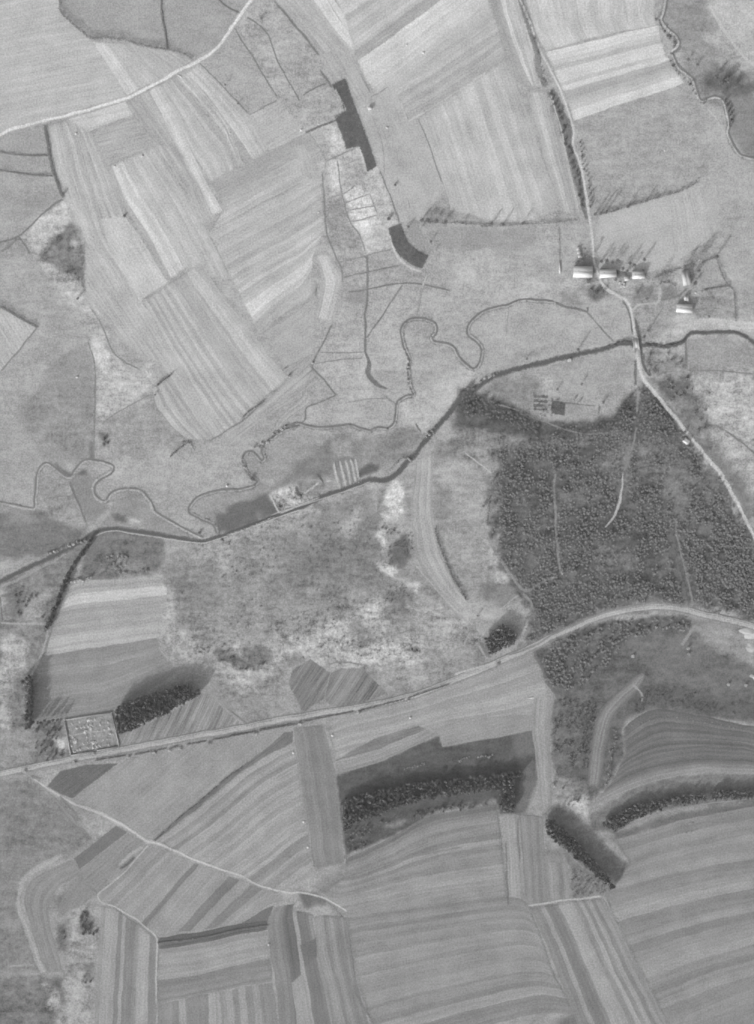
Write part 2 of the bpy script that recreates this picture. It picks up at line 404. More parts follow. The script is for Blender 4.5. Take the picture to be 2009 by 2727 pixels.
# H: central heath
soft('G 900,420 980,320 1200,280 1652,130 H 300,150 700,20 870,20 880,400 1050,440 1300,690 1420,900 1440,940 1000,1120 880,1130 760,980 580,1010 480,930 340,1060 300,1270 0,1330 G 1180,1000 1000,900 920,760 940,620', 149, 5, 4, .40)
soft('G 1100,300 1300,230 1652,110 H 300,140 560,60 330,200 30,300 G 1250,450 1110,400', 168, 8, 12, .4)
soft('H 380,300 600,150 830,170 870,380 900,420 700,560 350,560 250,480', 126, 26, 16, .42)
soft('G 930,450 1150,420 1220,620 1060,720 950,640', 132, 20, 12, .42)
soft('H 540,130 760,30 850,60 700,160 560,220', 138, 8, 10, .3)
soft('H 640,230 730,120 740,180 690,260', 170, 8, 6, .3)
soft('G 950,760 1120,830 1300,940 1500,1050 H 60,900 330,830 560,760 760,600 900,640 850,900 1100,920 980,1010 560,960 480,900 350,960 240,1060 0,1010 G 1350,1130 1200,960 1000,900', 172, 8, 14, .62)
soft('H 550,860 800,850 1000,820 1120,880 980,970 620,940', 180, 8, 12, .6)
soft('G 1190,950 1300,1000 1420,1110 1340,1100 1210,1000', 176, 4, 6, .5)
soft('H 100,880 200,860 260,920 210,1010 130,960', 116, 5, 8, .6)
soft('G 1140,880 1250,900 1400,960 1420,1010 1280,980', 112, 4, 8, .6)
soft('H 700,740 800,740 830,820 760,860 690,820', 136, 6, 8, .4)
soft('H 860,540 1000,530 1040,640 970,690 870,600', 122, 6, 8, .35)
soft('H 900,370 960,260 1000,220 1030,380 990,420 900,420', 108, 3, 4, .25)
soft('H 870,20 910,-30 970,-20 968,120 890,195 862,190 880,100', 206, 3, 7, .4)
soft('H 840,260 890,250 900,300 870,370 880,420 980,490 1070,540 1040,560 900,500 860,420 860,330', 192, 3, 8, .5)
soft('H 860,190 900,220 890,260 830,260', 186, 3, 5, .5)
soft('H 970,-20 1030,-20 1035,230 980,220 1000,130', 150, 3, 4, .4)
soft('H 1000,650 1180,650 1330,720 1420,860 1200,900 1080,780', 164, 6, 10, .5)
soft('H 0,1180 160,1170 330,1200 340,1260 0,1320', 142, 5, 6, .3)
soft('G 1150,1090 1300,1130 1560,1250 1390,1290 1180,1130', 150, 4, 4, .3)
soft('H 900,960 960,930 1000,1010 1240,940 1280,1020 1000,1110 880,1120', 152, 6, 8, .5)
soft('H 1390,870 1420,850 1460,930 1420,950', 128, 3, 4)
# E/H: furrowed meadow right of the curved field
soft('E 1150,1150 1330,1140 1450,1230 1470,1500 H 1450,230 1600,560 1500,660 1350,640 1240,480 1180,300 1140,0', 156, 4, 4, .35)
soft('E 1180,1200 1420,1230 1440,1480 1200,1530', 166, 6, 6, .25)
soft('E 1140,1090 1310,1050 1330,1140 1170,1200', 138, 5, 6, .4)
soft('E 1290,950 1520,920 1652,1000 1560,1130 1400,1180 1300,1060', 142, 5, 8, .5)
soft('E 1150,1330 1250,1340 1260,1480 1160,1520', 142, 4, 4, .3)
soft('H 1400,520 1560,510 1610,590 1540,660 1420,620 1390,570', 134, 5, 6, .3)
soft('H 1430,280 1560,520 1500,520 1420,330', 168, 6, 8, .5)
# F: south of the canal and the pine heath
soft('F 290,720 890,575 990,620 1000,780 880,870 780,960 600,960 430,930 150,820', 164, 3, 3, .2)
soft('F 160,800 300,730 450,740 480,830 440,900 330,890', 140, 5, 6, .35)
soft('F 430,720 560,700 560,820 500,800', 180, 4, 6, .4)
soft('F 620,880 790,880 800,930 640,960 610,930', 156, 3, 3)
soft('F -50,960 210,950 320,1100 210,1230 140,1240 60,1120', 138, 6, 12, .6)
WOODLAND = 'F 200,980 330,1090 860,1030 1000,900 1010,790 1060,760 1300,1060 1500,1330 1652,1650 1740,1750 I 1740,720 1652,740 1400,680 1250,640 1060,640 900,670 700,740 560,800 350,870 430,700 420,590 370,560 240,380 200,200 205,0 F 205,1350 230,1230'
soft(WOODLAND, 99, 6, 16, .6)
soft('F 800,1130 1000,1050 1260,1080 1280,1200 1150,1290 970,1320 760,1260 760,1150', 124, 12, 12, .5)
soft('F 250,1060 560,1010 880,1040 720,1110 330,1140', 122, 8, 8, .5)
soft('F 1130,1270 1420,1250 1500,1400 1330,1560 1200,1480', 122, 12, 12, .4)
soft('F 700,1130 770,1110 770,1160 700,1160', 96, 3, 3, .2)
soft('F 1070,750 1300,730 1350,860 1180,850', 104, 5, 6, .35)
soft('F 1060,580 1180,580 1270,620 1280,740 1080,720', 138, 5, 8, .5)
soft('F 1080,590 1170,590 1180,640 1100,660', 168, 6, 6, .4)
soft('F 1280,530 1480,500 1600,530 1652,590 1800,640 1800,700 1280,690', 160, 3, 3, .22)
soft('F 1290,700 1652,700 1900,720 1900,1560 1652,1500 1590,1400 1460,1240 1310,1060 1170,870 1350,870', 158, 5, 8, .5)
soft('F 1350,740 1652,740 1800,1000 1640,1140 1440,1000 1330,860', 178, 10, 12, .5)
soft('F 1470,1060 1620,1240 1652,1330 1700,1250 1500,1030', 182, 6, 8, .5)
soft('F 1190,850 1330,860 1440,1000 1400,1080 1300,1040', 128, 8, 8, .4)
soft('F 1400,1080 1560,1250 1640,1400 1640,1600 1500,1300 1320,1060', 128, 6, 6, .3)
# farmland east
soft('C 1130,-300 1390,-300 1400,0 1470,200 1652,400 1652,860 1550,800 1500,600 1360,550 1250,280 1140,110', 150, 4, 5, .25)
soft('C 1320,-300 1900,-300 1900,420 1652,380 1500,200 1390,60', 186, 10, 10, .2)
soft('C 1380,180 1470,150 1600,330 1652,380 1560,400 1430,270', 178, 8, 8, .3)
soft('C 1380,400 1500,390 1652,460 1652,520 1500,520 1390,480', 100, 8, 8, .35)  # shadow of the big trees above the river bend, painted dark
soft('C 1500,560 1652,520 1900,520 1900,860 1600,860 1520,740', 138, 5, 4, .15)
soft('C 660,670 1270,460 1340,560 1390,600 1400,960 800,1180 740,1060 690,800', 167, 3, 3, .22)
soft('C 1390,590 1520,780 1600,890 1900,900 1900,1500 1560,1560 1470,1420 1440,1200', 171, 6, 5, .18)
soft('C 700,1300 780,1480 1100,1500 1430,1400 1450,1500 1530,1600 1560,1850 F 1540,430 1000,540 1000,400 960,300 700,240 690,170', 158, 4, 5, .35)
soft('F 730,180 830,200 830,290 780,300 730,250', 112, 4, 5, .45)
soft('F 880,130 960,120 960,200 900,230 870,190', 112, 4, 5, .45)
soft('F 990,230 1100,205 1110,310 1000,310', 128, 4, 3, .3)
soft('F 1150,230 1220,225 1220,290 1140,305', 134, 2, 2, .2)
soft('F 760,330 940,320 980,430 980,530 880,530 800,440', 170, 3, 3, .2)
soft('F 1010,350 1160,330 1230,380 1300,400 1050,530', 162, 4, 4, .3)
soft('F 1300,410 1652,430 1900,440 1900,560 1600,490 1280,480 1080,540 1160,480', 184, 5, 6, .3)
soft('F 1350,120 1450,90 1520,210 1360,260', 164, 2, 2, .2)
soft('F 0,180 300,190 700,240 720,290 380,290 0,300', 178, 6, 8, .25)
soft('F 590,270 680,260 700,340 600,320', 152, 4, 3)
soft('F 300,320 450,315 720,370 890,550 300,690 150,700 100,500', 171, 3, 2, .18)
soft('F 360,600 560,560 480,600 280,680', 156, 5, 4)
# south east dark heath
soft('I 440,890 760,740 1090,690 1300,720 1652,770 1900,790 1900,1290 1652,1290 1300,1240 1120,1210 960,1260 930,1320 930,1480 850,1620 740,1740 640,1700 560,1600 540,1350 560,1150', 101, 3, 4, .5)
soft('I 1300,750 1420,720 1652,800 1900,830 1900,1010 1652,1000 1380,860', 150, 8, 6, .25)
soft('I 1100,790 1300,800 1400,900 1652,1010 1652,1130 1300,1090 1120,1060 1060,960 950,900', 114, 8, 8, .3)
soft('I 1050,1100 1200,1080 1652,1200 1652,1260 1300,1220 1120,1190 950,1260 900,1290', 98, 8, 6, .2)
soft('I 560,1150 740,1130 820,1150 760,1300 700,1500 640,1640 560,1600 540,1350', 108, 8, 8, .45)
soft('I 700,1260 760,1200 790,1180 740,1400 720,1620 690,1600', 96, 5, 5, .2)
soft('I 840,700 1000,690 1090,690 1080,715 900,730', 172, 2, 3, .3)
soft('I 1090,710 1270,690 1300,780 1110,780', 108, 3, 4, .4)
soft('L 560,300 730,330 740,440 640,490 560,440', 138, 6, 8, .5)
soft('L 640,440 720,390 740,440 730,510 690,480', 192, 3, 6, .4)
soft('L 860,620 1200,540 1652,470 1800,460 1800,520 1300,600 960,720', 136, 4, 5, .3)
soft('L 880,600 1200,500 1652,420 1800,410 1800,460 1200,550 890,640', 112, 3, 3, .2)
# G / J west
soft('G -300,520 0,510 200,430 470,270 520,260 400,440 270,770 230,1000 180,1300 200,1520 -300,1600', 132, 4, 5, .45)
soft('G -10,820 60,800 170,830 150,990 60,1090 60,1330 0,1330', 170, 4, 7, .5)
soft('G 130,600 270,570 240,740 130,700', 160, 4, 6, .4)
soft('G -100,560 20,560 30,740 -100,730', 160, 3, 4, .4)
soft('G 60,560 130,560 130,690 70,690', 118, 5, 5, .3)
soft('G 0,1320 180,1320 160,1510 0,1530', 150, 5, 5, .35)
soft('G 60,1060 160,1100 180,1290 60,1310', 128, 5, 6, .6)
soft('G 180,1290 355,1275 390,1480 190,1520', 124, 3, 4, .5)
soft('G 310,1380 360,1390 360,1440 330,1440', 190, 3, 4, .4)
soft('G 520,260 620,235 900,270 890,420 860,470 520,500 440,490 480,380', 118, 3, 4, .45)
soft('G 500,270 600,240 640,260 560,330 480,400', 126, 4, 4, .2)
soft('G 560,400 700,360 830,420 840,460 560,470', 130, 4, 6, .6)
soft('G 900,480 940,500 960,700 930,780 1000,800 990,900 940,930 880,840 920,620', 164, 4, 5, .5)
soft('G 640,1360 900,1260 1130,1130 1340,1290 660,1420', 148, 2, 2, .12)
soft('J -300,300 170,310 360,440 490,620 400,720 200,790 100,890 110,1050 220,1350 -300,1400', 134, 4, 4, .3)
soft('J -300,1350 230,1380 320,1500 300,1750 -300,1750', 120, 8, 8, .45)
soft('J 0,460 180,430 300,560 200,700 60,680', 126, 16, 14, .4)
soft('J 370,1100 420,1020 550,1000 530,1300 510,1800 300,1800 320,1500 360,1300', 156, 4, 5, .45)
soft('J 310,1100 380,1080 360,1250 310,1260', 112, 4, 5, .35)
soft('J 460,1040 530,1060 500,1160 450,1150', 118, 4, 6, .5)
soft('J 460,1320 520,1310 510,1420 450,1400', 118, 5, 5, .4)
soft('J 270,1390 350,1400 360,1530 300,1530', 104, 4, 4, .4)
soft('J 240,1430 320,1480 330,1560 270,1560', 170, 3, 6, .5)
soft('J 380,1400 460,1350 450,1800 350,1800', 168, 5, 6, .3)
soft('J 470,590 490,600 500,640 480,640', 110, 3, 3)
soft('J 430,500 640,560 520,640 480,600', 158, 3, 3, .3)
soft('J 300,960 390,880 450,860 440,950 340,1040', 116, 4, 5, .3)
soft('J 190,300 330,250 270,330 250,340', 164, 3, 3, .3)
soft('K 470,900 660,780 660,940 560,960', 136, 4, 4, .2)
soft('K 390,920 560,960 570,1000 440,1010', 112, 3, 3, .2)
soft('K 570,980 660,1030 660,1100 590,1020', 120, 3, 3, .25)
soft('K 600,420 660,420 670,760 640,760', 150, 3, 4, .5)
soft('L 570,1630 730,1560 745,1600 640,1800 560,1800', 116, 5, 4, .3)
soft('L 490,660 600,690 640,900 520,960 490,760', 138, 3, 3, .2)
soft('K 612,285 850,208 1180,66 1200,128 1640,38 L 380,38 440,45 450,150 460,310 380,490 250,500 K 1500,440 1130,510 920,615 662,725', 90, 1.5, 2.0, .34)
soft('K 900,560 1130,480 1490,420 1490,450 1130,520', 132, 3, 5, .5)
soft('K 1560,60 L 440,30 455,300 400,490 330,490 380,300', 112, 5, 4, .2)
soft('L 735,505 900,415 1000,345 1150,305 1400,275 1900,285 1900,420 1300,450 1050,500 880,600 765,590', 124, 2, 3, .3)
soft('L 490,495 555,438 640,480 740,560 850,690 962,760 968,800 900,910 815,945 645,962 640,800 600,700', 128, 1.5, 2, .3)
soft('F 205,1000 330,960 380,1080 260,1200 240,1400 200,1400', 138, 8, 16, .6)
soft('F 280,1130 520,1200 560,1400 400,1500 260,1380', 94, 14, 16, .5)
soft('I 620,60 1100,260 1150,560 760,480 640,260', 92, 16, 18, .45)
soft('I 700,330 860,320 1000,420 800,450', 118, 8, 12, .5)
soft('F 600,1380 780,1370 760,1440 600,1420', 120, 6, 10, .5)
soft('F 600,195 700,190 780,240 830,190 900,185 960,210 1080,195 1110,215 1000,240 960,300 860,250 790,200 720,235 620,230', 172, 3, 5, .35)
soft('F 1210,120 1260,110 1290,230 1230,240 1200,200', 176, 3, 4, .35)
soft('F 1215,375 1310,380 1320,410 1210,420', 188, 4, 4, .3)
soft('C 690,1390 760,1390 770,1460 670,1465', 138, 4, 4, .35)  # house and tree shade behind the largest farmhouse, painted into the ground
soft('C 790,1390 960,1390 1000,1440 1060,1440 1065,1480 930,1475 800,1470', 138, 5, 5, .35)  # likewise painted shade behind the second and third farmhouses
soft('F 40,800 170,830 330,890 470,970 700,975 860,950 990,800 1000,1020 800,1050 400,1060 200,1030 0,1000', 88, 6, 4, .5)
# ditches and hollows blended into the cover, then the mesh
def ground():
    nx, ny = len(gx), len(gy)
    V = np.c_[GP, np.zeros(len(GP))]; F = grid_faces(nx, ny)
    # outer skirt out to the horizon
    R = 9000.0; b = len(V)
    ring_in = np.r_[np.arange(nx), np.arange(1, ny)*nx+nx-1, (ny-1)*nx+np.arange(nx-2, -1, -1), np.arange(ny-2, 0, -1)*nx]
    q = GP[ring_in]; s = R/np.maximum(np.abs(q[:, 0])/GX1, np.abs(q[:, 1])/GY1)/np.array(600.)
    out = np.c_[q*s[:, None], np.zeros(len(q))]
    n = len(ring_in); i = np.arange(n); j = (i+1) % n
    F2 = np.stack([ring_in[i], b+i, b+j, ring_in[j]], 1)
    V = np.vstack([V, out]); F = np.vstack([up(V, F), F2])
    tone = np.r_[alb(TONE), alb(TONE[ring_in])]; mo = np.r_[MOTT, MOTT[ring_in]]
    o = struct(link('ground', mesh('ground', V, F, tone, None, mo), None, ground_mat()))
    return o
ground()

# ---- arable fields, bands of ploughing and stubble running along their long sides
# north west
poly('A -300,-300 330,-300 330,60 415,145 505,225 690,505 690,540 350,645 100,695 0,740 -300,860', 178, '1,-.2', w=6, c=.07, mott=.08)
bands('A 508,226 600,370 700,525', 'A 770,250 840,310 960,400', [194, 200, 182, 180, 176, 172, 176, 172], w=2.5, c=.06, name='field')
poly('A 770,250 835,265 930,276 1058,330 960,398 840,310', 170, '.8,.6', w=2.5, c=.10)
bands('A 690,560 830,750 955,920 1055,1090 1150,1270', 'A 815,492 900,620 1000,800 1090,1000 1180,1190', [163, 158, 168, 162, 172, 180, 168], w=2.5, c=.07)
bands('A 815,492 925,690 1005,840 1095,1020 1178,1190', 'A 865,468 960,640 1040,800 1140,1010 1230,1165', [198, 203, 192], w=2, c=.04)
bands('A 865,468 960,640 1040,800 1160,1000', 'A 955,420 1060,545 1180,690 1270,800 1315,925', [184, 176, 182, 178, 172, 180, 166], w=2.2, c=.06)
bands('A 960,415 1100,580 1220,720 1310,920', 'A 1020,398 1130,520 1250,680 1340,905', [170, 186, 168, 180], w=1.6, c=.12, patch=.14)
bands('A 1020,398 1140,520 1270,700 1400,880', 'A 1100,345 1240,490 1370,628 1480,825', [192, 186, 180, 190, 182, 176, 180, 174], w=2.2, c=.06)
poly('A 1370,630 1530,555 1660,690 1700,760 1480,830', 175, '.9,-.45', w=3, c=.07)
poly('A 380,655 690,556 730,630 600,680 500,720 435,742', 190, '1,-.25', w=4, c=.05)
poly('A 512,735 600,685 730,632 845,775 800,822 690,870 590,910', 167, '1,-.28', w=3, c=.08)
bands('A 268,682 310,930 355,1085 430,1215 470,1320 560,1480 700,1700', 'A 380,655 430,760 475,920 530,1100 590,1300 720,1500 800,1700', [178, 182, 174, 168, 184, 170], w=2.2, c=.07)
bands('A 380,655 430,760 475,920 530,1100 600,1300', 'A 500,725 590,915 690,1150 745,1260', [176, 168, 188, 172, 178, 166], w=2.2, c=.08)
poly('A 555,1205 690,1190 790,1330 925,1548 800,1632 D 775,318 640,110 A 590,1330', 189, '.52,.85', w=3, c=.06)
bands('A 592,914 690,1140 800,1310 925,1548', 'A 850,800 950,950 1050,1110 1140,1275 1210,1405 1272,1540',
      [172, 206, 190, 202, 186, 180, 190, 182, 176, 186, 172, 182, 174], C1='A 925,1548 985,1505 1020,1480 1272,1540', w=2.2, c=.06)
bands('A 850,790 960,950 1060,1110 1150,1275 1215,1400 1280,1545', 'A 960,800 1050,960 1100,1100 1160,1250 1215,1390 1275,1530', [168, 163, 172, 166], w=2, c=.08)
# A/B: oblique bands right of the long strips
bands('A 1160,1000 1320,925 1480,832 1700,720', 'A 1235,1150 1400,1060 1560,970 1790,850', [158, 156, 160, 168, 174], w=3, c=.06)
bands('A 1235,1150 1400,1060 1560,970 1790,850', 'A 1155,1275 1300,1195 1500,1085 1800,930', [176, 186, 172, 180], w=3, c=.06)
bands('A 1150,1280 1350,1165 1560,1050 1760,930', 'D 1430,500 1560,400 1700,310 1760,220', [176, 180, 174, 178, 168, 176, 164, 180, 170, 182, 172, 190, 178, 174, 178, 196, 200, 186, 168, 170],
      C0='A 1150,1280 1270,1540 D 1340,330 1430,500', C1='B 530,950 540,1110 550,1250 480,1420 E 480,200', w=3, c=.06)
poly('D 1450,490 1600,390 1730,290 E 500,240 500,410 480,600 330,680 D 1600,730', 166, '.75,-.6', w=4, c=.05)
poly('E 320,690 480,600 500,640 350,740', 158, '.75,-.6', w=3, c=.07)
bands('E 490,60 520,150 528,230 500,405', 'E 575,60 640,160 655,220 590,425', [170, 192, 190, 178, 170], w=2, c=.05)
poly('B 430,800 530,945 540,1010 420,960 380,800', 170, '.2,1', w=4, c=.06)
# the broad striped field and its neighbours
poly('D 470,0 545,80 640,255 780,312 870,450 1000,650 1240,1040 1150,1085 940,740 880,650 820,632 700,560 560,400 470,330', 172, '.55,.84', w=3, c=.09)
bands('D 785,305 870,450 960,610 1060,770 1160,920 1250,1038', 'D 1095,100 1200,240 1330,410 1450,570 1590,738',
      [186, 164, 182, 160, 180, 166, 184, 164, 182, 172, 163, 168, 164, 170, 166, 186, 180, 186, 176, 170], C0='D 785,305 900,230 1025,152 1095,100', C1='D 1250,1038 1340,968 1465,852 1590,738', w=2, c=.05)
bands('D 838,790 858,880 930,990 1030,1078', 'D 925,745 1030,880 1110,1000 1180,1072', [184, 186, 168, 192, 184, 168, 176, 166], w=2, c=.05)
bands('D 1220,1050 1330,980 1460,870 1700,640', 'D 1260,1110 1380,1010 1500,930 1760,760', [168, 174, 166, 172, 164, 170], w=2, c=.09)
bands('E 230,1060 320,930 430,830 440,780', 'E 300,1010 400,930 470,880 470,840', [160, 176, 162, 180, 164], w=1.5, c=.08)
poly('D -300,180 0,345 208,460 0,703 -300,980', 174, '.5,.86', w=2.5, c=.09)
# north centre
bands('B 262,-5 400,150 522,312', 'B 520,-60 640,120 750,232', [168, 176, 170, 174, 172, 178, 204, 206], C0='B 200,-70 520,-60', C1='B 522,312 600,290 710,310 750,232', w=2.2, c=.06)
poly('B 522,312 600,270 710,315 770,440 820,520 780,570 740,620 660,430 585,465', 168, '.5,.86', w=2.5, c=.08)
poly('B 560,-60 750,215 720,240 640,120 520,-60', 202, '.6,.8', w=3, c=.04)
bands('B 600,-120 655,85 750,232', 'B 1300,-160 1000,140 715,320', [178, 196, 190, 176, 180, 186, 178, 182, 160], C0='B 600,-120 1300,-160', C1='B 750,232 715,320', w=3, c=.05)
poly('B 560,-100 655,85 800,-20 850,-100', 192, '.85,-.6', w=4, c=.04)
bands('B 655,88 800,-10 900,-90', 'B 715,318 960,140 1180,-30', [170, 178, 186, 178, 182, 186, 178, 160], w=3, c=.05)
bands('B 722,338 960,168 1185,0 1330,-110', 'B 1000,666 1180,560 1430,395 1552,310',
      [206, 200, 202, 194, 198, 188, 182, 178, 170, 176, 180, 166, 176, 164, 172, 164], C0='B 722,338 770,440 820,520 930,500 960,550 1000,666', C1='B 1330,-110 1440,-40 1500,120 1552,310', w=3, c=.05)
bands('B 1060,645 1130,830 1210,1040 1240,1160', 'C 300,312 385,560 500,900 595,1165', [176, 174, 182, 176, 186, 178, 188, 178, 186, 190, 176, 188, 176, 182, 172, 170], C0='B 1060,645 1250,520 C 185,385 300,312', C1='B 1240,1160 1452,1220 C 400,1225 595,1165', w=2.5, c=.05)
poly('B 820,535 930,485 1000,666 1060,650 1210,1040 1080,1210 970,1225 840,920 740,620', 170, '.35,.93', w=6, c=.03, mott=.12)
bands('C 170,-60 210,30 280,230 340,420 410,500', 'C 240,-60 290,110 350,290 420,470 430,495', [160, 156, 162, 166], w=2, c=.05)
bands('C 240,-60 290,110 350,290 430,480', 'C 350,-60 400,120 460,330 480,480', [196, 174, 180, 176, 186], w=2, c=.07)
bands('C 400,500 480,800 540,1000 600,1165', 'C 525,490 600,780 650,1000 690,1190', [168, 172, 188, 184, 168, 172, 166, 160, 170], w=2, c=.06)
bands('C 375,-60 450,170 505,285', 'C 1130,-60 1100,70 1120,140', [186, 198, 190, 186, 198, 188, 194, 186, 190, 184, 180], C1='C 505,285 700,225 950,165 1120,140', w=3, c=.06)
bands('C 500,288 800,215 960,170 1125,140', 'C 660,665 900,580 1100,520 1275,455', [206, 203, 190, 176, 202, 206, 200, 186, 198, 166, 164, 174, 178, 184, 206, 204],
      C0='C 500,288 560,420 610,530 660,665', C1='C 1125,140 1170,300 1230,390 1275,455', w=2.5, c=.04)
bands('C 800,1185 1060,1105 1345,1010', 'C 790,1470 1100,1490 1420,1310', [174, 178, 170, 174, 176], C0='C 800,1185 770,1300 790,1470', C1='C 1345,1010 1380,1150 1420,1310', w=9, c=.02, mott=.08, rows=.0)
bands('C 1170,1070 1190,1200 1210,1400', 'C 1345,1010 1380,1150 1420,1310', [172, 178, 172, 177, 170, 176, 170], w=1.6, c=.08)
poly('C 1352,1030 1440,1010 1470,1260 1430,1290', 168, '.1,1', w=3, c=.03)
# ponds' plantation floor
PLANT1 = 'B 585,466 662,432 690,520 740,650 835,912 785,942 740,805 668,822 640,740 605,650 655,612 625,530'
PLANT2 = 'B 895,1258 968,1228 985,1280 1010,1330 1060,1375 1120,1405 1085,1480 1030,1462 960,1410 915,1340'
poly(PLANT1, 104, name='plantation_floor', c=0, mott=.26, patch=.34, soft=2.4)
poly(PLANT2, 106, name='plantation_floor', c=0, mott=.26, patch=.34, soft=2.4)
poly('B 1000,1225 1050,1205 1130,1385 1090,1385 1040,1340 1000,1280', 150, '.4,.9', w=3, c=.05)
# curved field between heath and pines
bands('E 1045,1190 1025,1400 1022,1550 H 1035,230 1045,350 1085,455 1180,575 1295,690', 'E 1150,1150 1140,1400 H 1140,100 1155,215 1195,350 1245,480 1335,620',
      [160, 172, 166, 176, 168, 176, 162], w=1.8, c=.05)
# west centre, the big field by the graveyard
bands('G 385,540 460,508 640,500 885,480', 'G 250,922 500,880 700,850 868,822', [172, 166, 178, 198, 196, 168, 160, 166, 160, 168, 164, 172, 182, 172, 182],
      C0='G 385,540 350,640 280,780 250,922', C1='G 885,480 925,560 915,640 880,730 868,822', w=3, c=.05)
bands('G 250,922 500,880 700,850 868,822', 'G 175,1295 400,1258 640,1215 980,1010', [148, 150, 158, 150, 154, 160, 152, 156, 148], C0='G 250,922 200,1000 190,1150 175,1295', C1='G 868,822 900,900 980,1010', w=3, c=.06)
poly('G 640,1360 900,1255 1130,1125 1340,1292 1000,1360 655,1422', 150, '.4,-.9', w=6, c=.2)
poly('H 350,1080 370,1000 470,935 580,1015 545,1160 430,1240 400,1180', 134, '.55,-.83', w=5, c=.2)
poly('H 545,1160 580,1020 640,990 755,988 890,1130 720,1200 580,1200', 136, '.55,-.83', w=6, c=.22)
# fields south of the main road
poly('J 385,420 690,195 1000,120 1400,45 1600,15 1500,110 1330,240 1000,510 835,640 740,590 560,500', 160, '.76,-.65', w=7, c=.06, mott=.12)
poly('J 260,345 330,262 480,225 650,218 400,412 330,385', 112, '.8,-.6', w=3, c=.1, patch=.12)
poly('J 850,645 1000,505 1240,305 1440,150 1560,50 1612,40 1610,105 1490,160 1330,265 1100,460 1000,535', 124, '.8,-.65', w=1.5, c=.14)
bands('J 855,650 1100,470 1330,275 1500,165 1612,110', 'K 321,922 400,870 498,805',
      [172, 150, 166, 148, 168, 172, 156, 170, 164, 174, 160, 172, 168, 156, 168, 172, 158, 170, 142, 148, 168, 150, 156, 170, 164],
      C0='J 855,650 960,700 1100,760 1300,828 1400,878 1500,910 1560,922', C1='J 1612,110 K 400,190 430,420 460,620 498,805', w=2.2, c=.06)
bands('K 372,20 400,200 435,420 478,700 500,800', 'K 540,0 600,230 630,480 655,770', [146, 142, 146, 140, 136, 144, 138, 142], w=1.8, c=.05)
bands('J 548,945 690,805 828,672', 'J 1330,1102 1420,1040 1565,945', [150, 162, 152, 164, 156, 166, 160, 164, 128, 164, 166, 162, 166, 166, 134, 130, 162, 162, 134, 138, 160, 164, 162, 158],
      C0='J 548,945 560,990 640,1010 860,1170 1330,1102', C1='J 828,672 960,720 1110,780 1390,884 1565,945', w=2.2, c=.045)
poly('J 1330,1100 1440,1030 1505,1000 1480,1085', 116, '.8,-.6', w=3, c=.06)
bands('J 868,1176 1100,1145 1300,1105 1482,1080', 'J 870,1240 1100,1210 1300,1165 1475,1135', [98, 104, 100, 122, 100, 108], w=1.5, c=.08)
bands('J 870,1240 1100,1215 1300,1170 1482,1140', 'J 868,1412 1100,1380 1300,1330 1492,1290', [150, 166, 160, 168, 158, 164, 172, 166], w=2.5, c=.04)
bands('J 868,1412 1100,1380 1300,1330 1492,1290', 'J 868,1542 1100,1490 1300,1450 1500,1415', [142, 140, 148, 142, 146, 142], w=2.5, c=.05)
bands('J 868,1545 865,1652 860,1850', 'K 262,1420 285,1600 310,1850', [144, 150, 140, 168, 140, 138, 144, 140, 172, 164, 150, 166, 148, 168, 146, 166, 142, 142], C0='J 868,1545 1100,1490 K 260,1420', w=2, c=.05)
bands('J 560,1000 545,1200 530,1450 515,1850', 'J 862,1182 862,1400 850,1850', [160, 168, 170, 164, 138, 168, 140, 136, 146, 170, 172, 166, 138, 146], C0='J 560,1000 640,1012 780,1110 862,1182', w=1.8, c=.05)
bands('J 405,742 190,850 135,960 175,1130 250,1370', 'J 445,830 330,900 270,1000 290,1150 345,1370', [148, 142, 150, 152, 140, 148, 144], w=1.8, c=.08)
poly('J 410,742 640,562 705,598 440,800', 122, '.8,-.6', w=3, c=.05)
poly('J 440,805 705,602 800,655 650,790 545,930 470,880', 148, '.75,-.66', w=2.5, c=.08)
poly('J 440,830 470,880 545,935 430,1010 340,1050 320,1010 360,920', 146, '.6,-.8', w=3, c=.07)
bands('J 240,300 170,290 360,460 440,570', 'J 200,320 300,420 400,560 470,580', [140, 150, 142, 136], w=2, c=.06)
# vertical strips in the south centre
bands('K 275,1010 232,1100 255,1300 285,1500 310,1850', 'K 400,980 370,1010 395,1200 430,1430 470,1850', [146, 140, 150, 136, 118, 112, 118], w=2, c=.05)
bands('K 365,1018 395,1200 425,1420 490,1850', 'K 480,1040 500,1200 560,1430 650,1850', [168, 128, 122, 124, 126, 150], w=1.8, c=.05)
bands('K 490,1060 510,1250 560,1430 650,1850', 'K 660,1050 690,1230 730,1440 850,1850', [156, 160, 154, 140, 152, 158, 138, 132, 146, 136], w=1.8, c=.06)
bands('K 362,1425 390,1600 420,1850', 'K 430,1370 470,1600 510,1850', [164, 160, 156], w=2, c=.04)
poly('K 500,1180 505,1280 440,1340 410,1220', 120, '.2,1', w=2, c=.05)
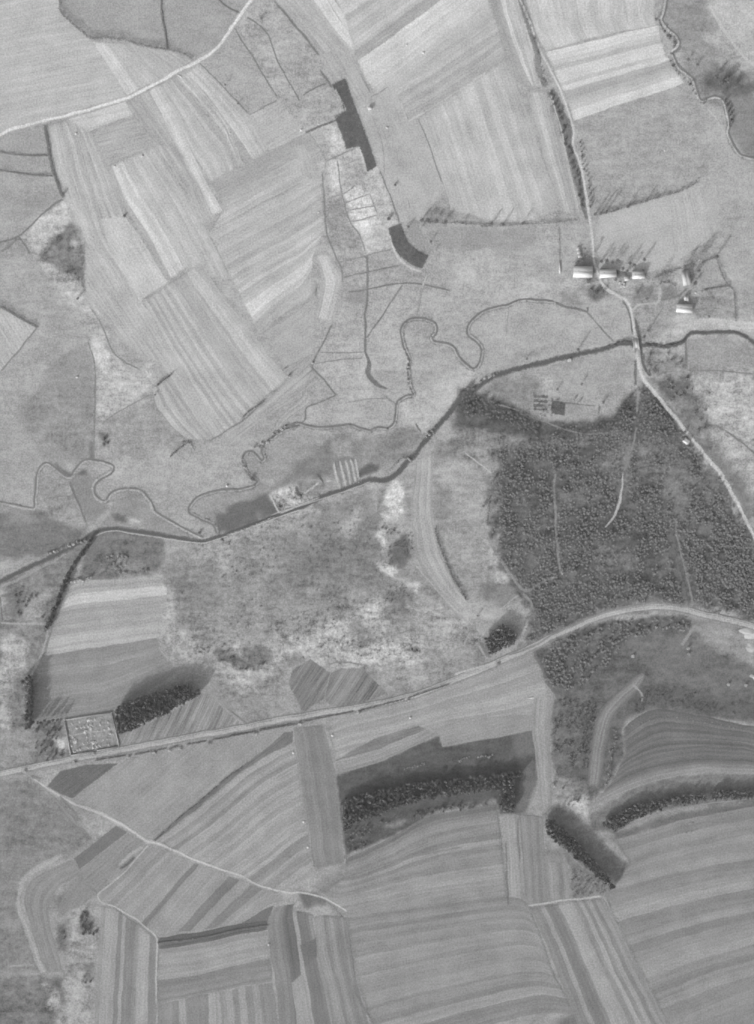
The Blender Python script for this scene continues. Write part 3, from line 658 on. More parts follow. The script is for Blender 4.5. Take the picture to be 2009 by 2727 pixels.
# strips between the road and the dark scrub
bands('H 560,1300 720,1240 1010,1170 1300,1065 1560,955 I 440,892', 'H 600,1500 860,1435 1180,1350 1400,1330 1652,1300 I 430,1330', [166, 158, 172, 160, 168, 174, 166, 176, 160, 170, 174, 168],
      C0='H 560,1300 600,1500', C1='I 440,892 490,1010 520,1130 450,1240 430,1330', w=2.5, c=.05)
poly('H 1130,1330 1300,1270 1652,1240 I 430,1250 430,1335 0,1415 H 1195,1425 1170,1345', 160, '.95,-.25', w=4, c=.05)
poly('H 605,1500 700,1440 850,1365 1060,1305 1110,1325 860,1430', 134, '.95,-.3', w=2, c=.14, patch=.1)
bands('H 605,1510 860,1440 1110,1330', 'H 612,1570 860,1500 1175,1355', [160, 152, 162, 150], w=2, c=.08)
bands('I 440,1150 430,1330 452,1500 480,1780', 'I 555,1140 528,1350 535,1500 540,1740', [156, 168, 162, 172, 160, 150], w=1.8, c=.05)
bands('K 660,745 920,620 1130,510 1500,440', 'K 600,985 680,1072 1000,1022 1555,950', [122, 140, 156, 144, 150, 138, 160, 142, 152, 142, 164, 160, 164, 160, 156, 148],
      C0='K 660,745 655,840 500,930 600,985', C1='K 1500,440 1525,640 1555,950', w=2.2, c=.07, patch=.06)
bands('L 268,492 285,720 303,1010', 'L 330,490 350,700 372,1015', [166, 172, 164], w=1.8, c=.04)
bands('L 332,490 355,750 372,1012', 'L 490,510 498,720 520,985', [160, 142, 152, 140, 146, 136, 148], w=1.6, c=.06)
bands('L 370,900 420,990 430,1010 300,1015', 'L 372,1015 410,1012 420,1010 310,1018', [150, 152], w=2, c=.04)
bands('L 500,760 512,860 525,975', 'L 625,760 635,860 640,965', [152, 162, 158, 140, 156], w=1.8, c=.06)
bands('K 660,1070 1000,1022 1555,952 L 425,1010', 'K 860,1850 1250,1720 1700,1600 L 680,1600', [140, 148, 138, 152, 146, 156, 146, 164, 154, 150, 160, 152, 146, 158, 160, 150, 156, 144, 158, 166, 142, 138, 144, 140],
      C0='K 660,1070 690,1210 720,1410 790,1620 860,1850', C1='L 425,1010 500,1220 560,1390 680,1600', w=2.8, c=.05)
bands('L 420,1010 535,1280 630,1530 760,1850', 'L 820,955 910,1120 1005,1325 1110,1520 1270,1850', [144, 138, 168, 132, 128, 140, 172, 174, 166, 150, 170, 146, 162, 138, 158, 146],
      C0='L 420,1010 640,970 820,955', w=2, c=.05)
bands('L 880,640 1050,590 1300,520 1800,430', 'L 1270,1850 1500,1730 1900,1560', [150, 140, 154, 142, 158, 146, 156, 160, 136, 146, 160, 166, 136, 148, 158, 138, 152, 158, 162, 154, 136, 150, 158, 146, 152, 156, 148, 140, 150, 154],
      C0='L 880,640 965,770 825,950 910,1120 1005,1325 1110,1520 1270,1850', C1='L 1800,430 1850,1000 1900,1560', w=3, c=.05)
# curved terraces in the south east
bands('I 930,1325 1000,1265 1120,1215 1300,1240 1800,1340', 'I 740,1760 900,1685 1150,1600 1400,1565 1800,1580',
      [104, 116, 108, 122, 112, 120, 110, 124, 118, 126, 114, 108, 122, 116, 126, 118, 130, 122, 112, 104, 118, 132, 142, 150, 162, 158, 164], C0='I 930,1325 935,1480 860,1620 740,1760', w=2, c=.08, patch=.05)
bands('I 1050,1010 990,1040 870,1150 800,1230 745,1440 735,1640', 'I 1050,1045 1000,1130 905,1225 862,1300 835,1450 800,1640', [116, 128, 146, 140, 152, 136, 146, 128, 118], w=1.6, c=.07)

# ---- roads, paths, streams, ditches
ribbon('A -200,870 -60,790 0,745 60,712 150,688 350,640 530,590 690,540 830,475 960,400 1080,340 1180,275 1250,190 1320,80 1390,-10 1500,-160', 5.2, 182, 'road_verge')
ribbon('A -200,870 -60,790 0,745 60,712 150,688 350,640 530,590 690,540 830,475 960,400 1080,340 1180,275 1250,190 1320,80 1390,-10 1500,-160', 3.2, 224, 'road', c=.05)
MR = 'G -300,1640 0,1578 400,1495 800,1418 1200,1345 1600,1270 H 720,1210 1000,1155 1300,1045 1500,960 I 400,890 600,795 750,730 900,685 1050,660 1150,655 1250,667 1400,705 1652,765 1900,840'
ribbon(MR, 9.0, 152, 'road_verge', c=.10)
ribbon(MR, 3.6, 184, 'main_road', c=.06)
ribbon(MR, 1.2, 122, 'ditch', off=4.4)
ribbon(MR, .9, 174, 'verge', off=3.2)
ribbon(MR, .8, 140, 'verge', off=-2.6)
ribbon(MR, .7, 168, 'wheel_track', off=.3)
ribbon('I 300,915 450,862 600,775 760,710 900,665 1050,638 1150,632 1300,655', 2.0, 140, 'verge', c=.1)
TRACK = 'C 345,-80 365,0 430,150 490,310 560,440 600,540 640,640 658,720 660,800 700,930 730,1080 748,1200 765,1340 775,1440 800,1530 F 830,240 900,285 950,310 975,365 985,440 1000,540 1012,640 1045,740 1150,870 1300,1060 1450,1240 1540,1390 1652,1610 1740,1800'
ribbon('C 350,-60 400,110 450,250 470,400 510,480', 6.5, 138, 'scrub_strip', patch=.25)
ribbon('C 530,490 570,590 610,700 640,830 680,980 715,1140 735,1210', None, 124, 'scrub_strip', ws=[7, 12, 11, 9, 9, 6, 4], patch=.2)
ribbon('C 525,490 560,620 600,760 650,1000 690,1180', 1.6, 192, 'track')
ribbon(TRACK, None, 206, 'track', ws=[2.2, 2.2, 2.4, 2.6, 2.8, 2.8, 3.4, 3.6, 4.2, 4, 3.6, 3.6, 3.6])
ribbon('F 985,372 1005,340 1050,330 1110,326 1130,305 1132,215', 2.6, 186, 'track')
ribbon('F 1045,760 1020,800 1008,860 1003,940', 2.4, 158, 'track')
ribbon('F 1005,1005 985,1100 960,1200 935,1260', 2.0, 138, 'track')
ribbon('F 932,1260 920,1370 905,1440 880,1500 825,1565', None, 186, 'track', ws=[1.4, 1.6, 3.6, 2.6, 1.2])
ribbon('F 560,1260 548,1350 560,1500 562,1560 I 566,320 575,400 590,470', 2.6, 142, 'forest_ride', patch=.25)
ribbon('I 1215,150 1230,260 1260,400 1290,520 1315,640', 2.2, 140, 'forest_ride', patch=.25)
ribbon('I 1190,240 1215,400 1250,540 1270,620', 8, 108, 'forest_ride')
ribbon('I 170,240 260,400 330,500 380,560 420,560 480,520 560,490', 3.0, 148, 'forest_ride', patch=.3)
ribbon('I 370,575 430,640 420,740 385,830', 3.2, 146, 'forest_ride', patch=.2)
ribbon('F 230,880 300,900 400,935 520,985 700,1040 860,1040', 1.6, 142, 'track')
ribbon('I 120,840 150,890 185,945', 4.0, 170, 'track')
ribbon('I 215,670 270,660 330,610 360,590', 2.0, 170, 'track')
PATHJ = 'J 180,300 260,355 390,430 440,455 560,500 650,545 740,600 800,645 850,652 960,700 1100,760 1300,828 1400,876 1500,910 1600,932 K 371,932 430,932 500,945 570,972 640,1010 672,1035'
ribbon(PATHJ, None, 184, 'path', ws=[1.6, 2.2, 4.5, 3.4, 2.4, 2, 2, 2, 1.6])
ribbon(PATHJ, 1.1, 198, 'path')
ribbon('J 820,665 760,730 650,850 550,930 540,955 565,985 640,1010 740,1070 800,1120 860,1175 862,1300 862,1540', 1.6, 186, 'path')
ribbon('J 650,785 720,720 800,670', 4, 172, 'verge')
ribbon('J 655,800 700,770 740,730', 2.8, 108, 'verge', patch=.2)
ribbon('J 340,720 250,770 170,820 115,890 100,1000 140,1110 180,1220 215,1310 240,1380', None, 168, 'track', ws=[3, 7, 6, 4, 4, 5, 6, 6], patch=.15)
ribbon('J 40,1340 110,1330 190,1328', 2.4, 158, 'path')
ribbon('L 405,1003 520,985 640,968 740,958 815,945', 1.9, 190, 'path')
ribbon('L 500,540 560,610 640,720 720,800', 1.3, 150, 'path')
ribbon('L 890,600 960,560 1060,520 1200,470 1400,440 1700,405', 1.2, 150, 'path')
ribbon('B 1000,668 1060,640 1240,525 1440,395', 2.2, 196, 'field_margin')
ribbon('B 1000,665 980,600 960,550', 2.2, 190, 'field_margin')
ribbon('B 600,480 660,600 645,610', 1.6, 194, 'path')
ribbon('B 735,810 765,900 780,945', 2.2, 200, 'path')
ribbon('B 900,1290 925,1370 960,1430 1020,1475 1085,1500', 2.4, 206, 'pond_dam')
ribbon('G 0,545 110,500 200,450 300,400 400,335 470,285', 3.2, 156, 'track', patch=.2)
ribbon('G 270,775 235,900 190,1000', 2.5, 165, 'track')
ribbon('G 0,740 120,745 250,748', 2.4, 168, 'track', patch=.2)
ribbon('G 870,870 930,950', 2, 165, 'track'); ribbon('G 1150,1130 1250,1220 1350,1300', 2.6, 158, 'track')
ribbon('H 1040,420 1180,580 1300,700', 1.4, 178, 'path')
ribbon('H 1330,640 1380,640 1440,665 1530,665 1580,640', 1.6, 178, 'path')
ribbon('E 1320,1145 1400,1210 1470,1265', 1.4, 186, 'path')
ribbon('E 1090,830 1150,880 1200,935', 1.0, 192, 'path')
ribbon('I 440,1000 540,1130 560,1160', 1.5, 160, 'path')
ribbon('I 0,1030 240,950', 2.4, 190, 'verge'); ribbon('F 380,208 520,220 700,238', 2, 190, 'path')
ribbon('F 1310,430 1420,420 1540,435 1760,440', 4.5, 194, 'track', c=.03)
ribbon('C 1400,20 1470,140 1560,270 1652,360 1760,420', 3.0, 196, 'track', c=.04)
ribbon('F 1430,990 1540,1060 1652,1145 1760,1230', 2.0, 124, 'ditch')
ribbon('C 1395,595 1450,660 1520,800 1560,860', 1.4, 190, 'path')
ribbon('I 1330,745 1290,800 1250,870', 4.0, 150, 'track')
ribbon('I 980,1075 1030,1130 1035,1180', 2.4, 160, 'path', patch=.2)
ribbon('I 560,1000 600,980', 1.5, 168, 'path')
# thin dark ditches and field lines
for s, t, w in (
    ('A 1160,-60 1240,30 1320,72', 118, 1.6), ('A 1290,150 1350,250 1420,360 1530,540', 138, 1.5), ('A 1350,88 1470,182 1530,340 1652,560', 134, 1.3),
    ('A 885,-60 895,80 912,200 925,272', 130, 2.2), ('A 1100,345 1240,490 1372,630', 140, 1.2), ('A 1372,630 1450,590 1530,550', 142, 1.1),
    ('A 0,835 140,855 275,857', 136, 1.6), ('A -60,925 60,945 150,960 300,967', 134, 1.6), ('A 250,690 268,800 290,920 330,1040 355,1090', 126, 3.0),
    ('A 355,1092 280,1140 210,1195 105,1300 0,1330 -60,1345', 132, 1.8), ('A 105,1300 170,1395', 128, 1.6), ('A 0,1390 100,1310', 138, 2),
    ('D 0,342 100,395 205,458', 122, 2.6), ('D 205,460 100,590 0,703', 134, 1.6), ('D 478,530 505,590 522,660 524,800 525,900 518,1080 515,1180', 130, 1.4),
    ('D 560,985 700,895 832,825', 142, 1.2), ('D 500,345 560,450 620,590 690,650 775,692', 146, 1.4), ('D 20,860 80,940 170,1040 245,1188', 150, 1.3),
    ('D 382,1300 420,1390 480,1540', 116, 2.0), ('D 840,800 860,890 940,1000 1030,1078', 152, 1.0), ('D 1150,1084 1340,970 1465,855', 140, 1.4),
    ('E 680,265 800,245 980,215 1100,228 1245,260', 128, 1.5), ('E 650,185 780,155 960,120', 134, 1.3), ('E 620,105 770,65 925,25', 146, 1.2),
    ('E 975,220 880,370 775,520', 132, 1.4), ('E 510,595 640,600 770,592', 146, 1.3), ('E 485,660 620,640 760,626', 146, 1.1),
    ('E 590,440 530,560 482,655 490,690 560,770 610,832', 130, 1.5), ('E 610,832 540,865 470,885 440,905 440,960 420,992', 130, 1.5),
    ('E 480,700 430,830', 150, 1.0), ('E 870,830 950,886', 136, 1.4), ('E 1040,980 1080,1035', 110, 1.6), ('E 680,1030 700,1110', 140, 1.1),
    ('E 650,880 760,855 900,850', 156, 1.0), ('B 1060,650 1120,800 1190,1000', 144, 1.1), ('B 810,640 860,780 880,960', 156, 1.0),
    ('B 850,930 900,1060 960,1220', 138, 1.5), ('B 535,960 545,1110 556,1270 600,1390 640,1470 650,1560', 142, 1.4), ('B 615,880 640,1050 660,1130 690,1230 740,1290 770,1380', 146, 1.3),
    ('B 550,890 640,850 720,815', 150, 1.2), ('B 570,1090 650,1065 720,1020', 150, 1.2), ('B 660,910 740,870', 152, 1.0),
    ('B 570,1160 700,1100 800,1065', 156, 1.2), ('B 560,1215 680,1160 830,1130', 156, 1.2), ('B 600,1230 720,1215 840,1180', 156, 1.1), ('B 790,1065 840,1180', 158, 1.1),
    ('B 420,530 480,490 560,455', 132, 1.5), ('B 440,730 530,695 610,660', 118, 2.0), ('B 520,385 560,440 590,490', 128, 1.8),
    ('B 265,0 400,155 520,308', 128, 2.2), ('B 800,530 850,510 900,475', 146, 1.2), ('B 745,400 800,510', 148, 1.2), ('B 1000,1085 1020,1150', 146, 1.0),
    ('F 735,375 800,450 885,548', 134, 1.6), ('F 305,340 290,500', 150, 1.1),
    ('F 1275,520 1280,690', 124, 2.4), ('F 1280,690 1480,700 1652,712', 132, 1.6), ('F 1450,565 1560,580 1652,620', 146, 1.0),
    ('F 1000,630 1000,780', 118, 2.4), ('F 1040,600 1050,680 1085,725', 112, 2.8), ('F 1010,440 1030,545', 122, 2.4), ('F 930,310 965,380 985,500', 122, 1.6),
    ('F 1370,250 1460,235 1520,228', 128, 1.6), ('F 1310,365 1400,350', 134, 1.4), ('F 1220,225 1225,290', 132, 1.2), ('F 1140,308 1225,288 1285,240', 128, 1.6),
    ('F 800,880 795,940', 116, 1.8), ('F 520,860 620,875 780,890', 116, 1.2),
    ('G 0,590 15,740', 110, 1.4), ('G 10,600 70,570', 118, 2.0), ('G 300,735 250,905', 140, 1.5),
    ('H 30,1220 130,1300', 130, 1.6), ('H 560,970 660,955 760,975', 132, 1.6), ('H 1150,200 1310,212 1430,205', 148, 1.0), ('H 1400,840 1440,930', 130, 1.6),
    ('J 410,745 440,800', 136, 1.4), ('J 330,400 430,510', 132, 2), ('K 540,930 640,860 800,800 1000,735 1300,680', 132, 1.6), ('K 1540,640 1550,800 1560,1000', 122, 1.4),
    ('K 640,430 650,600 668,760', 122, 1.4), ('K 470,620 480,720 490,790', 126, 1.2), ('K 660,1060 690,1220 715,1400', 126, 1.2), ('K 700,1420 740,1520 800,1620', 126, 2.0),
    ('L 350,520 355,640 362,760', 118, 1.6), ('L 288,800 300,1010', 118, 1.4), ('L 590,770 600,950', 130, 1.4), ('I 445,900 490,1010 545,1125', 118, 1.6)):
    line(s, min(t, 156), w*1.15, soft=2.6)
# main road: broken dark roadside hedge bank
ribbon('F 996,402 1016,492 1031,587 1038,652 1081,727', None, 104, 'ditch', ws=[1.6, 2.6, 3.0, 2.2, 1.2], patch=.1)
# winding streams: sandy bed, the bank's shade painted as a dark side line
BANKSHADE = water_mat('stream_bank_shade', .16)
CANALW = water_mat('canal_water', .085)
STREAMS = []
def stream(s, w, tone=190, bank=118, off=1.4, shade_w=2.1):
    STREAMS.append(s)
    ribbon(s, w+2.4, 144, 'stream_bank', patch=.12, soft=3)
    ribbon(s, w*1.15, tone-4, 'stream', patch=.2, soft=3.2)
    ribbon(s, shade_w, bank, 'stream', mat=BANKSHADE, off=off)  # shade of the bank, put into the colour as a dark strip


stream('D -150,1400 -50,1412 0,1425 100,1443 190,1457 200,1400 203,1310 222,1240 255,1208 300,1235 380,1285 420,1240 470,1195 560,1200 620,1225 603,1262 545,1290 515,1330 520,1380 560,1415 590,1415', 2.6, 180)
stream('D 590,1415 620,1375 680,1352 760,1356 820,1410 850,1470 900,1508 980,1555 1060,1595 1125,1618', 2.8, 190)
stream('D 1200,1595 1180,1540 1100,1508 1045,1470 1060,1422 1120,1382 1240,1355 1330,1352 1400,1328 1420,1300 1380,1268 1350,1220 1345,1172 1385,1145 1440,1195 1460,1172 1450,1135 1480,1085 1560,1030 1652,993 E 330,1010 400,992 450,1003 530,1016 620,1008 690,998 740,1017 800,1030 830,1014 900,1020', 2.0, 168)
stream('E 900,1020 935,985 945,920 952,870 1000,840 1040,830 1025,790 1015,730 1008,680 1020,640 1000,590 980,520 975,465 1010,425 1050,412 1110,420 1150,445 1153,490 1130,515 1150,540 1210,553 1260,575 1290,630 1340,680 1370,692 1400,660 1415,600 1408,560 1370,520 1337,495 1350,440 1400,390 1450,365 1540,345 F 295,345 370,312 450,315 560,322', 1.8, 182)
ribbon('F 560,322 620,345 700,360 735,372 740,340', 2.4, 128, 'ditch')
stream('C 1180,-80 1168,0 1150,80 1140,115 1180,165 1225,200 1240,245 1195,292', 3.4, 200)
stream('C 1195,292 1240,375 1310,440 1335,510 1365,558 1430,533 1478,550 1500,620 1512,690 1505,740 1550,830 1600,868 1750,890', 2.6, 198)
ribbon('E 775,60 785,150 782,280 770,420 770,520 772,600', 2.4, 130, 'ditch', mat=None)
ribbon('E 770,590 790,650 785,710 810,750 850,785 900,795', None, 120, 'ditch', ws=[2.4, 3, 5, 5, 3.6, 1.2], patch=.3)
ribbon('E 1112,175 1085,240 1070,310 1055,400', 2.2, 158, 'ditch'); ribbon('E 1112,172 1080,245', 1.8, 192, 'path')
CANAL = 'G -200,640 0,515 180,430 330,360 450,295 530,243 620,226 720,236 900,262 1000,278 1095,293 1200,268 1400,195 1652,105 E 540,1388 700,1333 800,1297 870,1305 930,1275 990,1210 1050,1150 1100,1085 1160,1010 1240,920 1290,850 1345,815 1450,745 F 280,705 500,650 700,605 880,560 960,546 1000,552 1080,556 1190,560 1260,540 1300,492 1380,488 1480,484 1560,490 1620,520 1700,580 1800,660'
CW = np.array([4, 3.6, 3.6, 3.6, 3.8, 4.2, 4.2, 4, 3.6, 2.5, 2.5])
ribbon(CANAL, None, 118, 'canal_bank', ws=CW+1.6, patch=.25, soft=3)
ribbon(CANAL, None, 100, 'canal', ws=CW, mat=CANALW)
ribbon('G 520,265 570,245 640,235 720,250 900,275 1095,300 1200,278 1652,118', 1.1, 190, 'towpath')
ribbon('E 250,1490 540,1398 700,1345 800,1305', 1.0, 180, 'towpath')
ribbon('E 935,1280 965,1240 1000,1215', None, 100, 'pool', ws=[2, 5, 3], mat=CANALW); ribbon('E 1065,1130 1090,1095 1125,1075', None, 100, 'pool', ws=[2.5, 5, 3], mat=CANALW)
for a_, t_, w_ in (('E 245,1385 300,1482', 205, 1.8), ('E 300,1484 400,1440 520,1392', 188, 1.6), ('E 250,1384 330,1335 390,1322', 178, 1.2), ('E 392,1322 408,1392', 104, 3.0), ('E 505,1262 545,1315', 98, 2.4), ('E 545,1312 590,1300', 190, 1.6), ('E 430,1372 520,1310', 196, 2.0), ('E 590,1180 600,1260 630,1350', 150, 1.2), ('E 690,1170 735,1320', 168, 1.4)):
    ribbon(a_, w_, t_, 'garden_edge', patch=.2)
# vegetable rows beside the canal
for k, s in enumerate(('E 597,1195 612,1280 630,1348', 'E 632,1190 648,1270 664,1336', 'E 663,1185 677,1260 690,1326', 'E 690,1180 704,1255 716,1316', 'E 714,1172 724,1240 736,1300')):
    ribbon(s, 2.2, 188, 'garden_bed', patch=.25)
    if k < 4: ribbon(s, 2.0, 140, 'garden_bed', off=3.2)
for s in ('F 540,860 615,874 611,942 537,934',): poly(s, 96, name='garden_plot', c=.0, soft=2.0, patch=.25)
for s in ('F 440,828 520,835 518,850 440,845', 'F 440,850 470,852 468,872 440,870', 'F 480,858 520,862 516,876 480,872', 'F 438,878 490,882 488,898 440,896', 'F 440,902 516,906 512,916 440,914'): poly(s, 108, name='garden_plot', c=.0, soft=2.6, patch=.3)

# ================================================================== things
def foliage_mat(name):
    s = NT(name); tone = s.n('ShaderNodeAttribute', attribute_name='tone').outputs['Fac']
    g = s.n('ShaderNodeNewGeometry')
    f = s.math('ADD', s.math('MULTIPLY', g.outputs['Random Per Island'], .6), .7)
    f = s.math('MULTIPLY', f, s.math('ADD', s.math('MULTIPLY', s.noise(g.outputs['Position'], .45, 2.0, .6, '3D'), .8), 1.0))
    s.l(s.math('MULTIPLY', tone, f), s.b.inputs['Base Color'])
    return s.m
LEAF = foliage_mat('foliage'); BARK = plain_mat('bark', 112, .25, 2.0)
def tube(p0, p1, r0, r1, n=5):
    p0, p1 = np.array(p0, float), np.array(p1, float); d = p1-p0; d /= np.linalg.norm(d)+1e-9
    a = np.cross(d, [0, 0, 1.0] if abs(d[2]) < .9 else [1.0, 0, 0]); a /= np.linalg.norm(a); b = np.cross(d, a)
    t = np.arange(n)*2*np.pi/n; ring = np.cos(t)[:, None]*a+np.sin(t)[:, None]*b
    V = np.vstack([p0+ring*r0, p1+ring*r1]); i = np.arange(n); j = (i+1) % n
    return V, np.stack([i, j, j+n, i+n], 1)
def join(parts):
    V = []; F = []; o = 0
    for v, f in parts: V.append(v); F.append(f+o); o += len(v)
    return np.vstack(V), np.vstack(F)
def leaves(C, size, R, flat=.6, thin=.75):   # a small tilted leaf clump (quad) at every centre
    n = len(C); az = R.random(n)*6.283; el = (R.random(n)-.5)*2*flat
    o = np.stack([np.cos(az)*np.cos(el), np.sin(az)*np.cos(el), np.sin(el)], 1)
    s = np.stack([-np.sin(az), np.cos(az), (R.random(n)-.5)*flat*1.6], 1)
    sz = size*(.65+.7*R.random(n))[:, None]
    V = np.stack([C+o*sz, C+s*sz*thin, C-o*sz*.9, C-s*sz*thin*.8], 1).reshape(-1, 3)
    return V, np.arange(n*4).reshape(n, 4)
# unit prototypes: height 1, crown radius 1 (x, y), scaled when placed
def pine_crown(n, seed):
    R = np.random.default_rng(seed); t = R.random(n)**.8; a = R.random(n)*6.283
    lob = 1+.28*np.sin(a*3+seed)+.18*np.sin(a*5+2*seed)
    r = (1.04-t)**.75*(.35+.6*R.random(n)**.5)*lob; z = .12+.86*t
    V, F = leaves(np.stack([np.cos(a)*r, np.sin(a)*r, z*3], 1), .30*(1.25-.7*t)[:, None]*1.0 if False else .30, R, .5)
    V[:, 2] /= 3; return V, F
def round_crown(n, seed, lo=.28, size=.20, thin=.75):
    R = np.random.default_rng(seed); k = 7
    cc = R.normal(size=(k, 3)); cc /= np.linalg.norm(cc, axis=1)[:, None]; cc *= (.3+.35*R.random(k))[:, None]; cc[:, 2] *= .8
    i = R.integers(0, k, n); d = R.normal(size=(n, 3)); d /= np.linalg.norm(d, axis=1)[:, None]
    c = cc[i]+d*(.18+.3*R.random(n)**.5)[:, None]
    V, F = leaves(c*np.array([1, 1, 1.0]), size, R, .9, thin)
    V[:, 2] = (lo+1)/2+V[:, 2]*(1-lo)/2/.95; return V, F
def poplar_crown(n, seed, thin=.55):
    R = np.random.default_rng(seed); t = R.random(n); a = R.random(n)*6.283
    r = np.sin(np.clip(t*.94+.06, 0, 1)*np.pi)**.6*R.random(n)**.6
    V, F = leaves(np.stack([np.cos(a)*r, np.sin(a)*r, .12*6+t*.86*6], 1), .30, R, 1.1, thin); V[:, 2] /= 6; return V, F
def limbs(seed, n=7):
    R = np.random.default_rng(seed); ps = [tube((0, 0, -.01), (.02, .01, .45), .075, .05), tube((.02, .01, .45), (.0, .0, .86), .05, .012)]
    for k in range(n):
        a = k*2.4+R.random(); z = .26+.08*k; L = .55+.3*R.random()
        ps.append(tube((.01, 0, z), (math.cos(a)*L, math.sin(a)*L, z+.16+.1*R.random()), .032, .008, 4))
    return join(ps)
def trunk_only(seed): return join([tube((0, 0, -.01), (.02, .0, .5), .07, .04), tube((.02, 0, .5), (0, 0, .96), .04, .008)])
def bush_crown(n, seed):
    R = np.random.default_rng(seed); a = R.random(n)*6.283; r = R.random(n)**.5; lob = 1+.25*np.sin(a*2+seed)+.2*np.sin(a*3-seed)
    z = np.sqrt(np.clip(1-r*r, 0, 1))*R.random(n)**.4
    V, F = leaves(np.stack([np.cos(a)*r*lob*.85, np.sin(a)*r*lob*.85, .06+z*.8], 1), .26, R, .9); V[:, 2] = np.maximum(V[:, 2], .0); return V, F
PROTO = {
    'pine_tree': [(pine_crown(110, s), trunk_only(s)) for s in (1, 2, 3)],
    'bare_tree': [(round_crown(230, s, .25, .15, .38), limbs(s)) for s in (11, 12, 13)],
    'poplar_tree': [(poplar_crown(230, s), trunk_only(s)) for s in (41, 42)],
    'round_tree': [(round_crown(240, s, .16, .20), limbs(s)) for s in (21, 22, 23)],
    'bush': [(bush_crown(70, s), None) for s in (31, 32, 33, 34)]}
LIGHT = {'pine_tree': [pine_crown(30, s) for s in range(50, 56)], 'bush': [bush_crown(22, s) for s in range(60, 66)],
         'round_tree': [round_crown(80, s, .1, .40) for s in range(70, 74)], 'bare_tree': [round_crown(70, s, .25, .2, .45) for s in range(80, 83)]}
SPEC = []                       # (kind, x, y, h, r, tone, label, group)
def one(kind, pos, h, r, tone, label, group=None):
    p = P1(pos) if isinstance(pos, str) else pos
    SPEC.append((kind, p[0], p[1], h, r, tone, label, group))
ROADS = [smooth(P(TRACK), 4.0), smooth(P(MR), 4.0)]
def wood(pts, spacing, h, r, tone, label, group, kind='pine_tree', keep=.0, wl=14, skip=(), jit=.42, rag=3.0):
    p = P(pts); lo, hi = p.min(0), p.max(0)
    g = np.stack(np.meshgrid(np.arange(lo[0], hi[0], spacing), np.arange(lo[1], hi[1], spacing*.9)), -1)
    g[1::2, :, 0] += spacing/2
    q = g.reshape(-1, 2); q = q+(rng.random(q.shape)-.5)*2*jit*spacing
    qs = q+np.stack([fbm(q[:, 0]/9+3, q[:, 1]/9, 3)-.5, fbm(q[:, 0]/9-8, q[:, 1]/9+4, 3)-.5], 1)*rag
    m = inside(qs, p)&(np.abs(q[:, 0]) < 425)&(np.abs(q[:, 1]) < 570)
    if keep: m &= fbm(q[:, 0]/wl+spacing, q[:, 1]/wl-7, 3) > keep
    q = q[m]
    for rd in ROADS:
        if len(q): q = q[np.min(np.hypot(q[:, None, 0]-rd[None, :, 0], q[:, None, 1]-rd[None, :, 1]), 1) > 5.0]
    for s in skip: q = q[~inside(q, P(s))]
    for x, y in q:
        k = rnd.random(); SPEC.append((kind, x, y, h[0]+(h[1]-h[0])*k, r[0]+(r[1]-r[0])*(.6*k+.4*rnd.random()), tone*(.92+.16*rnd.random()), label, group))
def row(pts, step, h, r, tone, label, group, kind='round_tree', jit=1.0):
    p = smooth(P(pts), step)
    for x, y in p:
        SPEC.append((kind, x+(rnd.random()-.5)*2*jit, y+(rnd.random()-.5)*2*jit, h[0]+(h[1]-h[0])*rnd.random(), r[0]+(r[1]-r[0])*rnd.random(), tone*(.9+.2*rnd.random()), label, group))

RIDES = ('F 545,1250 575,1250 570,1652 I 595,470 570,480 545,200 540,0', 'I 1170,220 1215,240 1260,380 1290,500 1320,650 1270,650 1240,540 1200,400')
TRACKGAP = 'F 1003,940 1020,1000 985,1110 945,1260 930,1400 920,1460 850,1570 815,1565 890,1440 915,1260 965,1090 980,1000'
G1 = 'young pines of the dark heath'
wood(WOODLAND, 3.0, (1.2, 3.8), (.8, 1.9), 140, 'small young pine among many on the dark heath below the farm lane', G1, keep=.42, wl=8, rag=30, jit=.42, skip=RIDES+(TRACKGAP, 'F 690,1105 775,1105 775,1165 690,1165'))
wood('I 1330,0 1530,0 1652,330 1700,720 1400,650 1300,560 1250,380', 3.1, (1.4, 3.8), (.9, 1.8), 142, 'young pine in the eastern strip beside the forest ride', 'young pines of the eastern heath', keep=.42, wl=8, jit=.38)
wood('F 40,810 150,830 330,900 470,970 700,990 860,960 1000,800 1000,900 860,1030 400,1040 250,960 60,950', 3.4, (2, 4.5), (1.0, 1.8), 118, 'dark pine in the belt along the southern meadow edge', 'pines of the belt along the meadow', keep=.34)
wood('F 1010,790 1060,770 1300,1060 1280,1080 1010,1000', 3.6, (2, 4), (.9, 1.4), 132, 'young pine between the lane and the heath track', 'young pines beside the lane', keep=.36)
wood('I 455,900 560,830 850,765 900,740 1090,725 1270,700 1300,780 1110,775 940,850 870,960 700,1080 570,1140 500,1010', 3.0, (1.6, 4.2), (.9, 2.0), 140, 'young pine in the thicket south of the main road', 'pines of the thicket south of the main road', keep=.42, wl=7, rag=14, jit=.6)
wood('I 560,1160 740,1140 800,1180 700,1500 650,1640 560,1600 540,1350', 4.0, (1.2, 3), (.9, 1.7), 124, 'low grey shrub on the rough slope south of the road', 'shrubs of the rough southern slope', 'bush', keep=.48)
wood('I 370,830 430,740 560,800 650,760 700,740 480,560 420,600 430,700', 4.0, (2, 4), (.9, 1.4), 140, 'young pine on the rise above the road bend', 'pines above the road bend', keep=.38)
wood('G 640,1200 650,1350 720,1330 900,1245 1120,1125 1030,1072 850,1120', 2.7, (13, 17), (1.5, 2.3), 128, 'tall dark tree in the dense wood beside the graveyard', 'trees of the dense wood beside the graveyard', 'round_tree', jit=.45)
